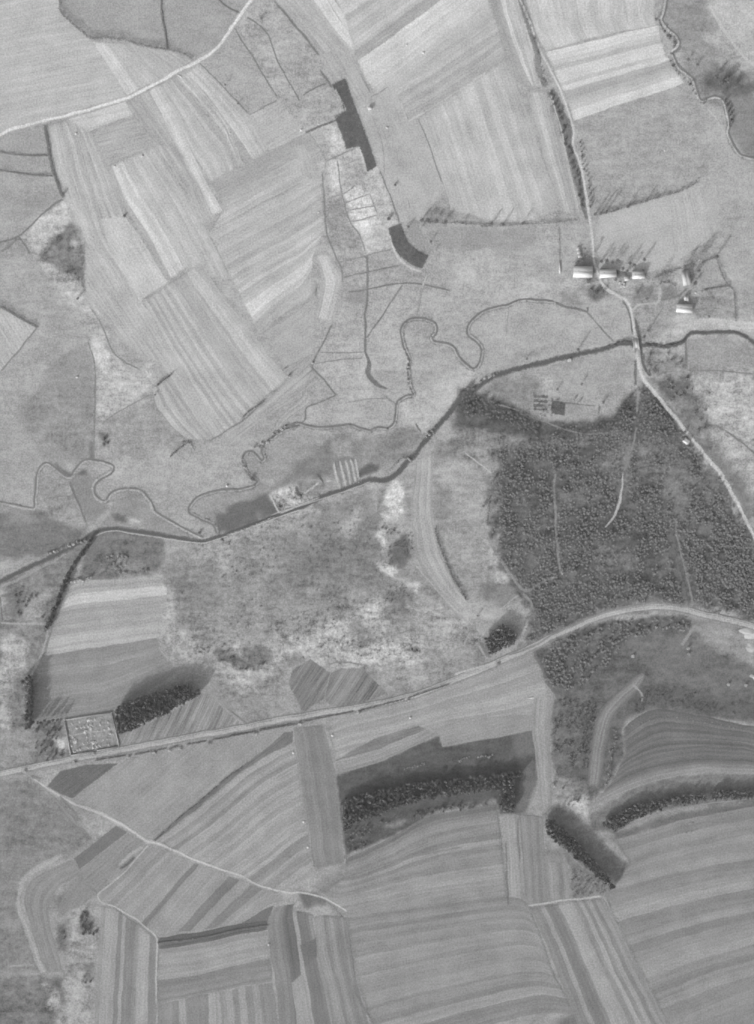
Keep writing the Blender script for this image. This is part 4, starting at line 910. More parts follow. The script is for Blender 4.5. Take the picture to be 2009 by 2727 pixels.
wood('I 165,830 190,920 330,855 345,800 270,750', 2.8, (9, 12), (1.4, 2.2), 128, 'tall dark tree in the small copse north of the main road', 'trees of the small copse', 'round_tree', jit=.3)
wood('K 640,430 760,385 1000,330 1300,290 1640,255 1640,290 1520,300 1500,360 1300,385 1130,410 900,480 655,580', 2.9, (8, 11), (1.3, 2.2), 116, 'dark tree in the long wood on the southern slope', 'trees of the long southern wood', 'round_tree', keep=.3)
wood('K 655,600 900,520 1130,465 1480,420 1490,450 1130,500 900,590 670,650', 4.0, (2, 4), (1.0, 1.6), 138, 'shrub on the lower fringe of the long southern wood', 'shrubs below the long southern wood', 'bush', keep=.44)
wood('K 665,650 900,600 910,620 668,715', 4.0, (1.5, 3), (1, 1.5), 110, 'dark shrub at the foot of the long southern wood', 'dark shrubs at the foot of the wood', 'bush', keep=.4)
wood('K 1505,310 1590,300 1590,490 1512,480', 3.0, (9, 12), (1.5, 2.1), 122, 'tall dark tree at the east end of the southern wood', 'trees at the east end of the southern wood', 'round_tree')
wood('L 800,545 930,470 1000,440 1200,400 1400,375 1800,350 1800,405 1400,420 1200,450 1000,520 880,590', 2.7, (7, 9.5), (1.3, 2.1), 118, 'dark tree in the curved shelter belt on the terraces', 'trees of the curved shelter belt', 'round_tree', keep=.18)
wood('L 500,520 545,530 720,690 885,890 870,905 760,810 610,690 510,600', 2.6, (9, 12.5), (1.4, 2.1), 108, 'dark tree in the slanting wood above the white path', 'trees of the slanting wood', 'round_tree', jit=.3)
wood('L 640,800 700,800 870,910 800,940 655,950', 3.8, (1.2, 2.4), (.9, 1.4), 112, 'low dark shrub in the corner below the slanting wood', 'shrubs below the slanting wood', 'bush', keep=.42)
wood(PLANT1, 2.1, (.9, 2.2), (.6, 1.1), 112, 'tiny dark spruce in the stepped plantation', 'spruces of the stepped plantation', jit=.25)
wood(PLANT2, 2.1, (.9, 2.2), (.6, 1.1), 112, 'tiny dark spruce in the plantation above the curved dam', 'spruces of the plantation above the dam', jit=.25)
row('G 255,770 300,670 340,570 380,470 430,390 480,330 510,280', 2.6, (7, 10), (1.7, 2.3), 104, 'dark tree of the avenue along the western ditch', 'trees of the western avenue')
row('G 270,760 320,640 370,520 420,410 490,320', 3.0, (6, 9), (1.6, 2.2), 104, 'dark tree of the avenue along the western ditch', 'trees of the western avenue')
row('G 150,1040 166,1110 160,1210 150,1310', 3.0, (10, 15), (1.8, 2.4), 120, 'tall tree in the row west of the big banded field', 'tall trees west of the banded field')
row('G 170,1030 182,1100 180,1200 175,1310', 2.6, (14, 19), (1.9, 2.6), 110, 'tall tree in the row west of the big banded field', 'tall trees west of the banded field')
row('G 130,1060 150,1130 140,1260', 5, (6, 10), (1.8, 2.6), 140, 'tall tree in the row west of the big banded field', 'tall trees west of the banded field')
row('G 190,1285 250,1280 345,1268', 4, (11, 16), (1.6, 2.2), 116, 'tall tree in the row north of the graveyard corner', 'tall trees by the graveyard corner')
wood('G 185,1300 350,1285 380,1470 200,1510', 4.5, (1.5, 4), (1, 1.8), 124, 'shrub in the thicket west of the graveyard', 'shrubs west of the graveyard', 'bush', keep=.45)
wood('G 60,560 270,570 230,740 70,690', 6, (1.5, 3), (1.1, 2), 124, 'shrub on the wet ground west of the avenue', 'shrubs west of the avenue', 'bush', keep=.5)
wood('G 540,400 640,340 720,360 830,430 850,460 550,470', 4.4, (1.5, 3), (1, 1.7), 168, 'pale shrub on the dark ground north of the banded field', 'pale shrubs north of the banded field', 'bush', keep=.5)
row('G 395,520 430,505 470,510 500,485', 3, (2, 3.5), (1.6, 2.4), 196, 'pale bushy willow at the corner of the banded field', 'willows at the field corner', 'bush', .8)
row('G 260,370 320,345 380,320 430,300 465,285', 4, (2, 3.5), (1.4, 2.2), 176, 'pale willow on the track by the ditch fork', 'willows on the track', 'bush', 1.2)
wood('A 400,1220 455,1330 465,1580 440,1545 350,1490 210,1410 300,1310', 4.2, (1.2, 3), (.8, 1.4), 118, 'dark bush in the three cornered scrub patch', 'bushes of the three cornered scrub', 'bush', keep=.47)
wood('D 545,1030 595,1050 595,1110 550,1110', 3.5, (1.5, 3), (1, 1.6), 110, 'dark bush by the meadow path above the stream', 'bushes above the stream', 'bush', keep=.4)
wood('G 1080,850 1250,890 1420,950 1420,1020 1280,990 1100,910 H 130,940 220,950 200,1000 0,980', 3.8, (1.2, 2.8), (.9, 1.5), 104, 'dark juniper bush on the dry heath', 'junipers of the dry heath', 'bush', keep=.47, wl=8)
wood('G 940,640 1100,300 1652,140 H 600,80 860,200 880,420 860,900 300,830 G 1400,880 1000,860', 8, (.6, 1.6), (.8, 1.7), 126, 'low dark bush on the open heath below the canal', 'low bushes of the open heath', 'bush', keep=.5, wl=16)
wood('H 890,340 1030,230 1030,400 900,430', 3.2, (.8, 2), (.8, 1.5), 112, 'dark bush in the hollow by the curved field', 'bushes in the hollow', 'bush', keep=.42)
wood('H 870,540 1000,530 1050,640 970,700 870,610', 4, (.8, 2), (.8, 1.5), 118, 'dark bush on the heath south of the hollow', 'bushes south of the hollow', 'bush', keep=.46)
wood('H 180,740 480,680 660,690 660,800 500,770 300,800', 4.0, (1, 2), (.8, 1.3), 116, 'small dark bush in the middle of the heath', 'small bushes in mid heath', 'bush', keep=.52, wl=8)
wood('H 470,830 1000,780 1150,850 1000,960 600,950', 5, (.8, 1.8), (.8, 1.4), 150, 'grey bush on the pale southern heath', 'grey bushes of the southern heath', 'bush', keep=.53, wl=8)
wood('H 860,210 940,210 960,250 900,260', 4, (1, 2.2), (1, 1.6), 118, 'dark bush beside the bare sand patch', 'bushes beside the sand patch', 'bush', keep=.4)
row('C 355,-20 400,100 440,220 475,330 500,460', 3.4, (1.2, 2.6), (.9, 1.6), 128, 'dark bush along the upper farm track', 'bushes along the upper track', 'bush', 1.5)
row('C 535,500 570,590 605,700 635,830 675,980 705,1140', 2.6, (1.4, 3), (1, 1.9), 108, 'dark bush along the lower farm track', 'bushes along the lower track', 'bush', 2.4)
row('C 690,790 715,900 740,1000 750,1130', 4.4, (2, 5), (.9, 1.5), 130, 'small tree on the east side of the farm track', 'small trees east of the track', 'round_tree', 1.4)
wood('F 1060,580 1200,600 1290,690 1340,860 1200,870 1060,730', 5.2, (1.2, 3), (.9, 1.7), 138, 'shrub in the rough corner east of the lane', 'shrubs east of the lane', 'bush', keep=.5)
wood('F 1330,860 1440,960 1400,1040 1310,1020 1220,890', 5.0, (1.2, 3), (.9, 1.6), 132, 'shrub on the slope below the pale heath', 'shrubs below the pale heath', 'bush', keep=.48)
wood('J 440,1020 550,1000 535,1160 450,1170', 4.4, (2, 4), (1.1, 2), 116, 'dark bush in the scrub by the southern path', 'bushes by the southern path', 'bush', keep=.45)
wood('J 440,1180 530,1180 515,1440 450,1420', 5, (1.5, 3.5), (1, 1.9), 124, 'bush in the strip west of the long fields', 'bushes west of the long fields', 'bush', keep=.5)
wood('J 300,1080 380,1080 350,1260 300,1250', 5, (1.5, 3), (1, 1.8), 116, 'bush on the damp hollow by the curved field', 'bushes by the curved field', 'bush', keep=.5)
wood('I 1060,1110 1200,1085 1400,1140 1652,1210 1800,1230 1800,1290 1652,1262 1300,1215 1120,1190 960,1245', 3.4, (.8, 2.0), (.9, 1.6), 96, 'dark bush on the bank above the curved terraces', 'dark bushes above the terraces', 'bush', keep=.36)
wood('I 705,1270 770,1190 800,1190 750,1400 735,1600 700,1600', 3.2, (.8, 2.0), (.9, 1.6), 96, 'dark bush along the west side of the pale curved strip', 'dark bushes beside the curved strip', 'bush', keep=.34)
row('I 880,1325 890,1380 865,1450 855,1550 840,1640', 2.6, (1.5, 3), (1, 1.6), 156, 'pale bush in the row on the terrace edge', 'pale bushes on the terrace edge', 'bush', 1.6)
row('I 950,1310 1050,1290 1200,1260 1400,1285 1600,1330', 6, (.8, 1.6), (.7, 1.2), 150, 'low bush on the uppermost terrace bank', 'bushes on the upper bank', 'bush', 1.5)
wood('L 560,330 720,330 740,420 640,470 560,430', 5, (1.5, 3.2), (1, 1.8), 150, 'bush on the bright hollow above the slanting wood', 'bushes above the slanting wood', 'bush', keep=.5)
wood('L 960,640 1300,540 1652,480 1652,510 1300,600', 6, (.8, 1.8), (.8, 1.3), 158, 'pale bush below the curved shelter belt', 'pale bushes below the belt', 'bush', keep=.52)
row('K 985,255 1020,240 1060,230 1100,215', 2.2, (1.5, 2.5), (.9, 1.3), 170, 'pale bush on the dark slope west of two others', 'western pale bushes on the slope', 'bush', 1.2)
row('K 1285,205 1310,195 1340,185', 2.2, (1.5, 2.5), (.9, 1.3), 168, 'pale bush in the middle of the dark slope', 'middle pale bushes on the slope', 'bush', 1)
row('K 1395,180 1420,175 1445,180 1470,170', 2.2, (1.5, 2.5), (.9, 1.4), 176, 'pale bush at the east of the dark slope', 'eastern pale bushes on the slope', 'bush', 1.2)
row('I 1110,760 1150,770 1200,765 1260,780', 3.6, (1.5, 3), (1, 1.5), 166, 'pale bush below the road bend', 'pale bushes below the bend', 'bush', 1.2)
# by the water
for k, s in enumerate(STREAMS):
    nm = ('westernmost stream', 'stream joining the canal fork', 'long winding brook', 'double meander of the middle brook', 'upper river reach', 'lower river reach')[k]
    row(s, 6.0, (.5, 1.5), (.6, 1.2), 128, 'low bank bush along the %s' % nm, 'bank bushes of the %s' % nm, 'bush', 2.2)
row('C 1130,120 1165,185 1210,215 1215,260', 4, (1.5, 3), (1, 1.8), 106, 'dark river bush above the sandbar', 'river bushes above the sandbar', 'bush', 1.2)
row('C 1180,310 1225,385 1290,450 1325,520', 5, (1.2, 2.6), (1, 1.6), 110, 'dark river bush below the sandbar', 'river bushes below the sandbar', 'bush', 1.4)
row('C 1495,560 1518,620 1525,690', 3.4, (2.5, 5), (1.4, 2.2), 104, 'dark alder crowding the river bend', 'alders of the river bend', 'round_tree', 1.2)
row('E 335,1008 300,1025 270,1045 245,1065 225,1090 190,1110 160,1125', 5, (2, 4), (1.2, 1.9), 186, 'pale willow on the bank of the winding brook', 'willows on the winding brook', 'bush', 1.2)
row('E 95,1180 110,1230 125,1270 150,1300', 5, (2, 3), (1.1, 1.6), 178, 'pale willow on the loop of the brook', 'willows on the brook loop', 'bush', 1.0)
row('E 985,590 1000,640 1010,680 1005,720 1020,800 1035,830', 5, (1.5, 3), (1.1, 1.8), 196, 'pale willow beside the middle brook', 'willows beside the middle brook', 'bush', 1.2)
row('E 1400,755 1430,740 1460,728 1495,715', 3.2, (2, 3.4), (1.1, 1.6), 186, 'pale willow on the canal bank by the bend', 'willows on the canal bend', 'bush', .8)
row('E 1290,830 1330,800 1370,790', 4, (3, 5), (1.5, 2.2), 128, 'dark alder at the canal fork', 'alders at the canal fork', 'round_tree', 2)
row('E 1150,1010 1100,1060 1140,1030', 4, (2, 3), (1.1, 1.6), 178, 'pale bush on the bank above the pools', 'bushes above the pools', 'bush', 1)
row('E 915,1235 940,1200 970,1185 1000,1180 1020,1190', 3, (2, 3), (1.1, 1.6), 186, 'pale bush beside the dark pools', 'bushes beside the dark pools', 'bush', .8)
row('F 880,555 910,540 940,538 970,545', 3, (2, 4), (1.3, 1.9), 112, 'dark alder west of the canal bridge', 'alders west of the bridge', 'round_tree', 1.0)
row('F 1060,556 1110,560 1160,562 1200,556 1260,535', 3, (1.5, 3), (1.1, 1.6), 108, 'dark alder east of the canal bridge', 'alders east of the bridge', 'round_tree', 1.0)
row('F 1290,500 1310,485 1360,490 1430,492 1480,484 1540,490 1610,515', 4, (1, 2.4), (.9, 1.3), 112, 'dark bush along the eastern brook', 'bushes along the eastern brook', 'bush', 1)
wood('F 440,820 620,850 620,950 430,950', 5, (1, 2.4), (.9, 1.6), 116, 'dark bush round the square garden plots', 'bushes round the garden plots', 'bush', keep=.5)
row('F 260,715 350,690 450,665 550,640 700,608 850,570', 5.5, (.9, 1.8), (.8, 1.2), 112, 'low reed clump along the straight canal', 'reed clumps along the canal', 'bush', 1.4)
one('bush', 'F 637,638', 2.6, 2.2, 214, 'bright bushy willow standing alone on the straight canal bank')
one('round_tree', 'F 660,860', 4, 1.8, 180, 'pale fruit tree beside the dark garden plot, western one'); one('round_tree', 'F 690,868', 3.5, 1.5, 176, 'pale fruit tree beside the dark garden plot, eastern one')
one('bush', 'F 1040,540', 2, 1.6, 190, 'pale bush at the north east corner of the canal bridge')
one('round_tree', 'F 990,600', 4, 1.9, 200, 'pale round tree on the lane just south of the bridge')
one('bush', 'E 480,655', 2.2, 1.4, 190, 'light bush at the angle of the meadow ditch')
one('round_tree', 'E 350,728', 4, 2.2, 196, 'pale round tree at the south corner of the striped field')
# hedgerow and farm trees (leafless, long shadows)
LONE = [
    ('poplar_tree', 'F 1041,512', 17, 1.7, 'tall slim poplar beside the lane just north of the canal bridge'), ('poplar_tree', 'F 681,582', 12, 1.5, 'slim poplar on the north bank of the straight canal'),
    ('bare_tree', 'C 700,1440', 9, 3.0, 'spreading bare tree behind the largest farmhouse'), ('bare_tree', 'C 745,1425', 10, 3.2, 'bare tree between the lane and the back of the largest farmhouse'),
    ('bare_tree', 'C 840,1440', 9, 3.2, 'wide bare tree close behind the second farmhouse'), ('bare_tree', 'C 900,1440', 10, 3.4, 'wide bare tree north east of the second farmhouse'),
    ('bare_tree', 'C 990,1465', 9, 2.8, 'bare tree close behind the third farmhouse'), ('bare_tree', 'C 1310,1520', 9, 3.0, 'bare tree close to the east side of the long grey barn'), ('bare_tree', 'C 1325,1560', 7, 2.6, 'bare tree at the south east of the long grey barn'),
    ('bare_tree', 'C 940,1510', 8, 2.8, 'dense bare tree filling the gap between two farmhouses'),
    ('bush', 'F 911,214', 2, 1.3, 'bright round shrub in the farm garden, north western of four'), ('bush', 'F 921,233', 2, 1.4, 'bright round shrub in the farm garden, south western of four'), ('bush', 'F 935,233', 2, 1.2, 'bright round shrub in the farm garden, south eastern of four'), ('bush', 'F 937,219', 2, 1.2, 'bright round shrub in the farm garden, north eastern of four'),
    ('bare_tree', 'B 1080,1212', 9, 3.4, 'bare tree at the west end of the long hedge, nearest the plantation'), ('bare_tree', 'B 1120,1216', 10, 3.6, 'bare tree second along the long hedge from the plantation'),
    ('bare_tree', 'B 1160,1221', 9, 3.4, 'bare tree third along the long hedge from the plantation'), ('bare_tree', 'B 1205,1224', 9.5, 3.6, 'bare tree fourth along the long hedge from the plantation'),
    ('bare_tree', 'B 1310,1226', 7, 2.2, 'small bare tree alone in the middle of the long hedge'), ('poplar_tree', 'B 1465,1232', 10, 1.6, 'slim bare tree in the long hedge, one of a close pair to the west'),
    ('poplar_tree', 'C 270,1238', 10, 1.7, 'slim bare tree in the long hedge, one of a close pair to the east'), ('bare_tree', 'C 380,1230', 10, 2.4, 'leaning bare tree towards the east end of the long hedge'),
    ('poplar_tree', 'C 775,1182', 14, 1.6, 'slim poplar at the west end of the upper farm hedge'), ('poplar_tree', 'C 805,1178', 15, 1.7, 'slim poplar second in the upper farm hedge'),
    ('poplar_tree', 'C 835,1170', 15, 1.8, 'slim poplar third in the upper farm hedge'), ('poplar_tree', 'C 955,1140', 11, 1.5, 'slim poplar midway in the upper farm hedge'),
    ('poplar_tree', 'C 1060,1105', 10, 1.5, 'slim poplar east of the middle of the upper farm hedge'), ('bare_tree', 'C 900,1150', 6, 2.2, 'small bare tree in the upper farm hedge'),
    ('poplar_tree', 'C 810,1440', 12, 1.7, 'slim bare tree behind the second farmhouse, western one'), ('bare_tree', 'C 870,1450', 14, 2.6, 'tall bare tree behind the second farmhouse'),
    ('bare_tree', 'C 925,1480', 10, 2.8, 'spreading bare tree between the second and third farmhouses'), ('poplar_tree', 'C 965,1450', 12, 1.8, 'slim bare tree behind the third farmhouse'),
    ('poplar_tree', 'C 1045,1430', 12, 1.7, 'slim bare tree east of the third farmhouse'), ('bare_tree', 'C 1040,1490', 6, 2.0, 'round bare tree at the corner of the third farmhouse'),
    ('bare_tree', 'C 1150,1495', 11, 2.2, 'bare tree at the west end of the garden hedge'), ('bare_tree', 'C 1265,1475', 17, 3.0, 'tall bare tree north of the long grey barn'),
    ('bare_tree', 'C 1310,1470', 22, 3.4, 'tallest bare tree east of the long grey barn'), ('bare_tree', 'C 1340,1450', 19, 3.0, 'tall pale bare tree in the yard corner east of the barn'),
    ('poplar_tree', 'C 1440,1415', 15, 2.0, 'slim bare tree at the corner of the eastern paddock'), ('bare_tree', 'C 720,1370', 6, 1.6, 'small bare tree by the lane north of the farmyard'),
    ('bare_tree', 'C 805,1330', 4, 2.0, 'pale low tree in the field beside the lane'), ('bare_tree', 'A 1240,470', 7, 1.6, 'lone bare tree on the field edge below the road'),
    ('bare_tree', 'A 1440,102', 6, 2.0, 'lone tree in the meadow east of the upper road'), ('bare_tree', 'A 1310,570', 4, 1.6, 'small tree on the field corner below the road'),
    ('round_tree', 'A 350,1070', 5, 2.0, 'dark tree where the western hedge meets the ditch'), ('round_tree', 'A 685,1188', 3, 1.8, 'dark round bush alone between the striped fields'),
    ('round_tree', 'B 800,590', 4, 1.4, 'dark tree beside the pale field barn'), ('round_tree', 'B 900,1205', 5, 2.2, 'dark tree on the meadow above the lower plantation'),
    ('round_tree', 'B 935,1018', 3, 1.6, 'dark bush alone in the central meadow'), ('bare_tree', 'B 1082,1250', 5, 2.8, 'bright bushy tree beneath the west end of the long hedge'),
    ('bare_tree', 'B 1155,1380', 5, 1.5, 'pale tree at the east tip of the lower plantation'), ('bare_tree', 'B 1010,1250', 7, 2.0, 'tree on the tongue of grass beside the lower plantation'),
    ('bare_tree', 'B 1130,1330', 7, 2.2, 'tree on the path down the grass tongue'), ('round_tree', 'D 872,772', 5, 1.6, 'dark tree at the west end of the short hedge in the fields'),
    ('round_tree', 'D 855,830', 4, 1.2, 'dark tree below the short hedge in the fields'), ('round_tree', 'D 430,300', 6, 1.8, 'dark tree south of the three cornered scrub'),
    ('round_tree', 'E 150,1290', 4, 2.2, 'dark tree in the tight bend of the brook'), ('round_tree', 'G 1100,245', 3.5, 1.8, 'dark bush at the brook mouth by the canal'),
    ('round_tree', 'F 1270,1035', 5, 1.8, 'tree beside the lane north of the little hut'), ('round_tree', 'I 985,925', 3, 2.2, 'pale round bush alone on the dark meadow'),
    ('round_tree', 'I 1288,880', 3.5, 1.9, 'pale round tree in the dark meadow, upper of two'), ('round_tree', 'I 1290,912', 3.5, 1.7, 'pale round tree in the dark meadow, lower of two'),
    ('round_tree', 'I 595,465', 5, 2.0, 'bright round tree at the ride crossing'), ('round_tree', 'L 545,340', 4, 2.4, 'pale round tree at the corner of the southern lane'),
    ('round_tree', 'I 1510,1080', 3, 2.2, 'pale bush on the terrace meadow, western one'), ('round_tree', 'I 1605,1085', 3, 2.0, 'pale bush on the terrace meadow, eastern one'),
    ('round_tree', 'C 1500,450', 12, 3.4, 'large dark tree on the inner side of the river bend'), ('round_tree', 'C 1440,430', 12, 3.2, 'large dark tree nearest the river above its bend'),
    ('round_tree', 'C 1470,470', 11, 3.2, 'large dark tree closest above the river bend'), ('round_tree', 'C 1540,480', 10, 3.0, 'large dark tree furthest east above the river bend'),
    ('bare_tree', 'C 1290,330', 7, 2.4, 'bare tree on the river bank below the sandbar'), ('bare_tree', 'C 1340,360', 7, 2.4, 'bare tree in the meadow beside the river'),
    ('bare_tree', 'C 1110,110', 6, 2.4, 'dark bushy tree where the river leaves the ploughland'), ('round_tree', 'C 1370,575', 4, 2.0, 'pale round tree at the outer corner of the river'),
    ('round_tree', 'F 780,270', 5, 2.6, 'dark tree in the orchard south of the first farmhouse, eastern one'), ('round_tree', 'F 740,205', 5, 2.4, 'dark tree in the orchard south of the first farmhouse, northern one'),
    ('round_tree', 'F 755,250', 4, 2.2, 'dark tree in the orchard south of the first farmhouse, southern one'), ('round_tree', 'F 820,265', 5, 2.0, 'dark tree at the lane bend below the farmyard'),
    ('bare_tree', 'F 890,200', 5, 2.2, 'bare tree south of the second farmhouse'), ('bare_tree', 'F 950,150', 6, 2.2, 'bare tree in the yard between two farmhouses'),
    ('bare_tree', 'F 1010,270', 6, 2.4, 'bare tree on the green triangle inside the farm lane'), ('bare_tree', 'F 1060,300', 6, 2.2, 'bare tree south on the green triangle'),
    ('bare_tree', 'F 1345,150', 7, 2.6, 'bare tree in the paddock corner beside the barn'), ('bare_tree', 'F 1330,210', 7, 2.2, 'bare tree east of the long grey barn yard'),
    ('bare_tree', 'F 1400,400', 6, 1.8, 'bare tree east of the lower farmhouse'), ('bare_tree', 'F 1070,480', 7, 1.8, 'bare tree in the meadow below the farm lane'),
    ('bare_tree', 'F 400,630', 6, 2.0, 'bare tree south of the straight canal, western one'), ('bare_tree', 'F 570,800', 6, 2.0, 'bare tree above the garden plots'),
    ('bare_tree', 'F 700,770', 7, 2.0, 'bare tree in the middle of the canal meadow'), ('bare_tree', 'F 820,870', 5, 2.4, 'bare tree in the southern corner of the canal meadow'),
    ('bare_tree', 'H 430,930', 7, 1.8, 'tree at the top of the dark wedge field'), ('bare_tree', 'H 1310,840', 6, 1.6, 'tree on the heath near the field end'),
    ('bare_tree', 'H 1390,700', 5, 1.8, 'tree beside the path junction by the copse'), ('round_tree', 'E 1420,1440', 5, 1.8, 'dark tree on the edge of the furrowed meadow'),
    ('bare_tree', 'L 505,680', 3, 1.6, 'pale bush in the small strip field')]
for kd, ps, h, r, lb in LONE:
    t = {'bush': 230, 'bare_tree': 122, 'poplar_tree': 112, 'round_tree': 122}[kd]
    if 'pale' in lb or 'bright' in lb: t = max(t, 195)
    one(kd, ps, h, r, t, lb)
# roadside trees of the main road
for k, s in enumerate(('G 135,1560', 'G 410,1510', 'G 515,1462', 'G 710,1480', 'G 850,1458', 'G 935,1440', 'G 990,1435', 'G 1150,1405', 'G 1395,1352', 'H 170,1352', 'H 410,1302', 'H 730,1238', 'H 1000,1168', 'H 1500,968')):
    one('round_tree', s, 2.4, 2.2, 178, 'small pale tree on the south verge of the main road', 'roadside trees of the main road')
# graveyard trees
for k, s in enumerate(('G 400,1300', 'G 425,1320', 'G 490,1275', 'G 560,1262', 'G 400,1370', 'G 415,1395', 'G 385,1400', 'G 410,1450', 'G 515,1400', 'G 600,1350', 'G 620,1355', 'G 470,1340', 'G 540,1335', 'G 575,1330', 'G 500,1325')):
    one('bush', s, 1.4, 1.0+.5*(k % 3), 220, 'small pale shrub between the graves', 'shrubs of the graveyard')

KCAT = {'pine_tree': 'tree', 'bare_tree': 'tree', 'poplar_tree': 'tree', 'round_tree': 'tree', 'bush': 'bush'}
_pm = {}
def proto_mesh(kind, i, tone):
    tq = int(round(tone/6.0)*6); key = (kind, i, tq)
    if key not in _pm:
        (V, F), tr = PROTO[kind][i]
        me = mesh('crown', V, F, np.full(len(V), float(alb(tq)))); me.materials.append(LEAF)
        tm = None
        if tr is not None:
            if (kind, i) not in _pm:
                tm = mesh('trunk', tr[0], tr[1]); tm.materials.append(BARK); _pm[(kind, i)] = tm
            tm = _pm[(kind, i)]
        _pm[key] = (me, tm)
    return _pm[key]
STUFF = {}
NAMES = {'bare_tree': 'bare_tree', 'poplar_tree': 'poplar_tree', 'round_tree': 'broadleaf_tree', 'pine_tree': 'pine_tree', 'bush': 'bush'}
def place():
    by = {}
    for s in SPEC: by.setdefault(s[0], []).append(s)
    for kind, L in by.items():
        L.sort(key=lambda s: (s[7] is not None, -s[4]*(s[3]+s[4])))
        for s in L[:300]:
            _, x, y, h, r, tone, lb, gp = s
            i = rnd.randrange(len(PROTO[kind])); me, tm = proto_mesh(kind, i, tone)
            if tm is None: o = link(NAMES[kind], me)
            else:
                o = bpy.data.objects.new(NAMES[kind], None); COL.objects.link(o); o.empty_display_size = 1
                link('crown', me, o); link('trunk', tm, o)
            o.location = (x, y, 0); o.rotation_euler = (0, 0, rnd.random()*6.283); o.scale = (r, r, h)
            tag(o, lb, KCAT[kind], gp)
        rest = L[300:]
        if not rest: continue
        VV = []; FF = []; TT = []; n = 0
        for _, x, y, h, r, tone, lb, gp in rest:
            V, F = LIGHT[kind][rnd.randrange(len(LIGHT[kind]))]
            a = rnd.random()*6.283; c, s_ = math.cos(a), math.sin(a)
            W = np.empty_like(V); W[:, 0] = (V[:, 0]*c-V[:, 1]*s_)*r+x; W[:, 1] = (V[:, 0]*s_+V[:, 1]*c)*r+y; W[:, 2] = V[:, 2]*h
            VV.append(W); FF.append(F+n); n += len(V); TT.append(np.full(len(V), float(alb(tone))))
        nm = {'pine_tree': 'pine_woodland', 'bush': 'scrub_thicket', 'round_tree': 'broadleaf_woodland', 'bare_tree': 'bare_woodland'}[kind]
        o = link(nm, mesh(nm, np.vstack(VV), np.vstack(FF), np.concatenate(TT)), None, LEAF); o['kind'] = 'stuff'
        tag(o, {'pine_tree': 'mass of small dark pines covering the heath and plantations', 'bush': 'low dark scrub scattered over heath and banks',
                'round_tree': 'closed dark canopy of the dense woods and shelter belts', 'bare_tree': 'bare trees'}[kind], {'pine_tree': 'woodland', 'bush': 'scrub', 'round_tree': 'woodland', 'bare_tree': 'woodland'}[kind])
        print(kind, len(L))
place()

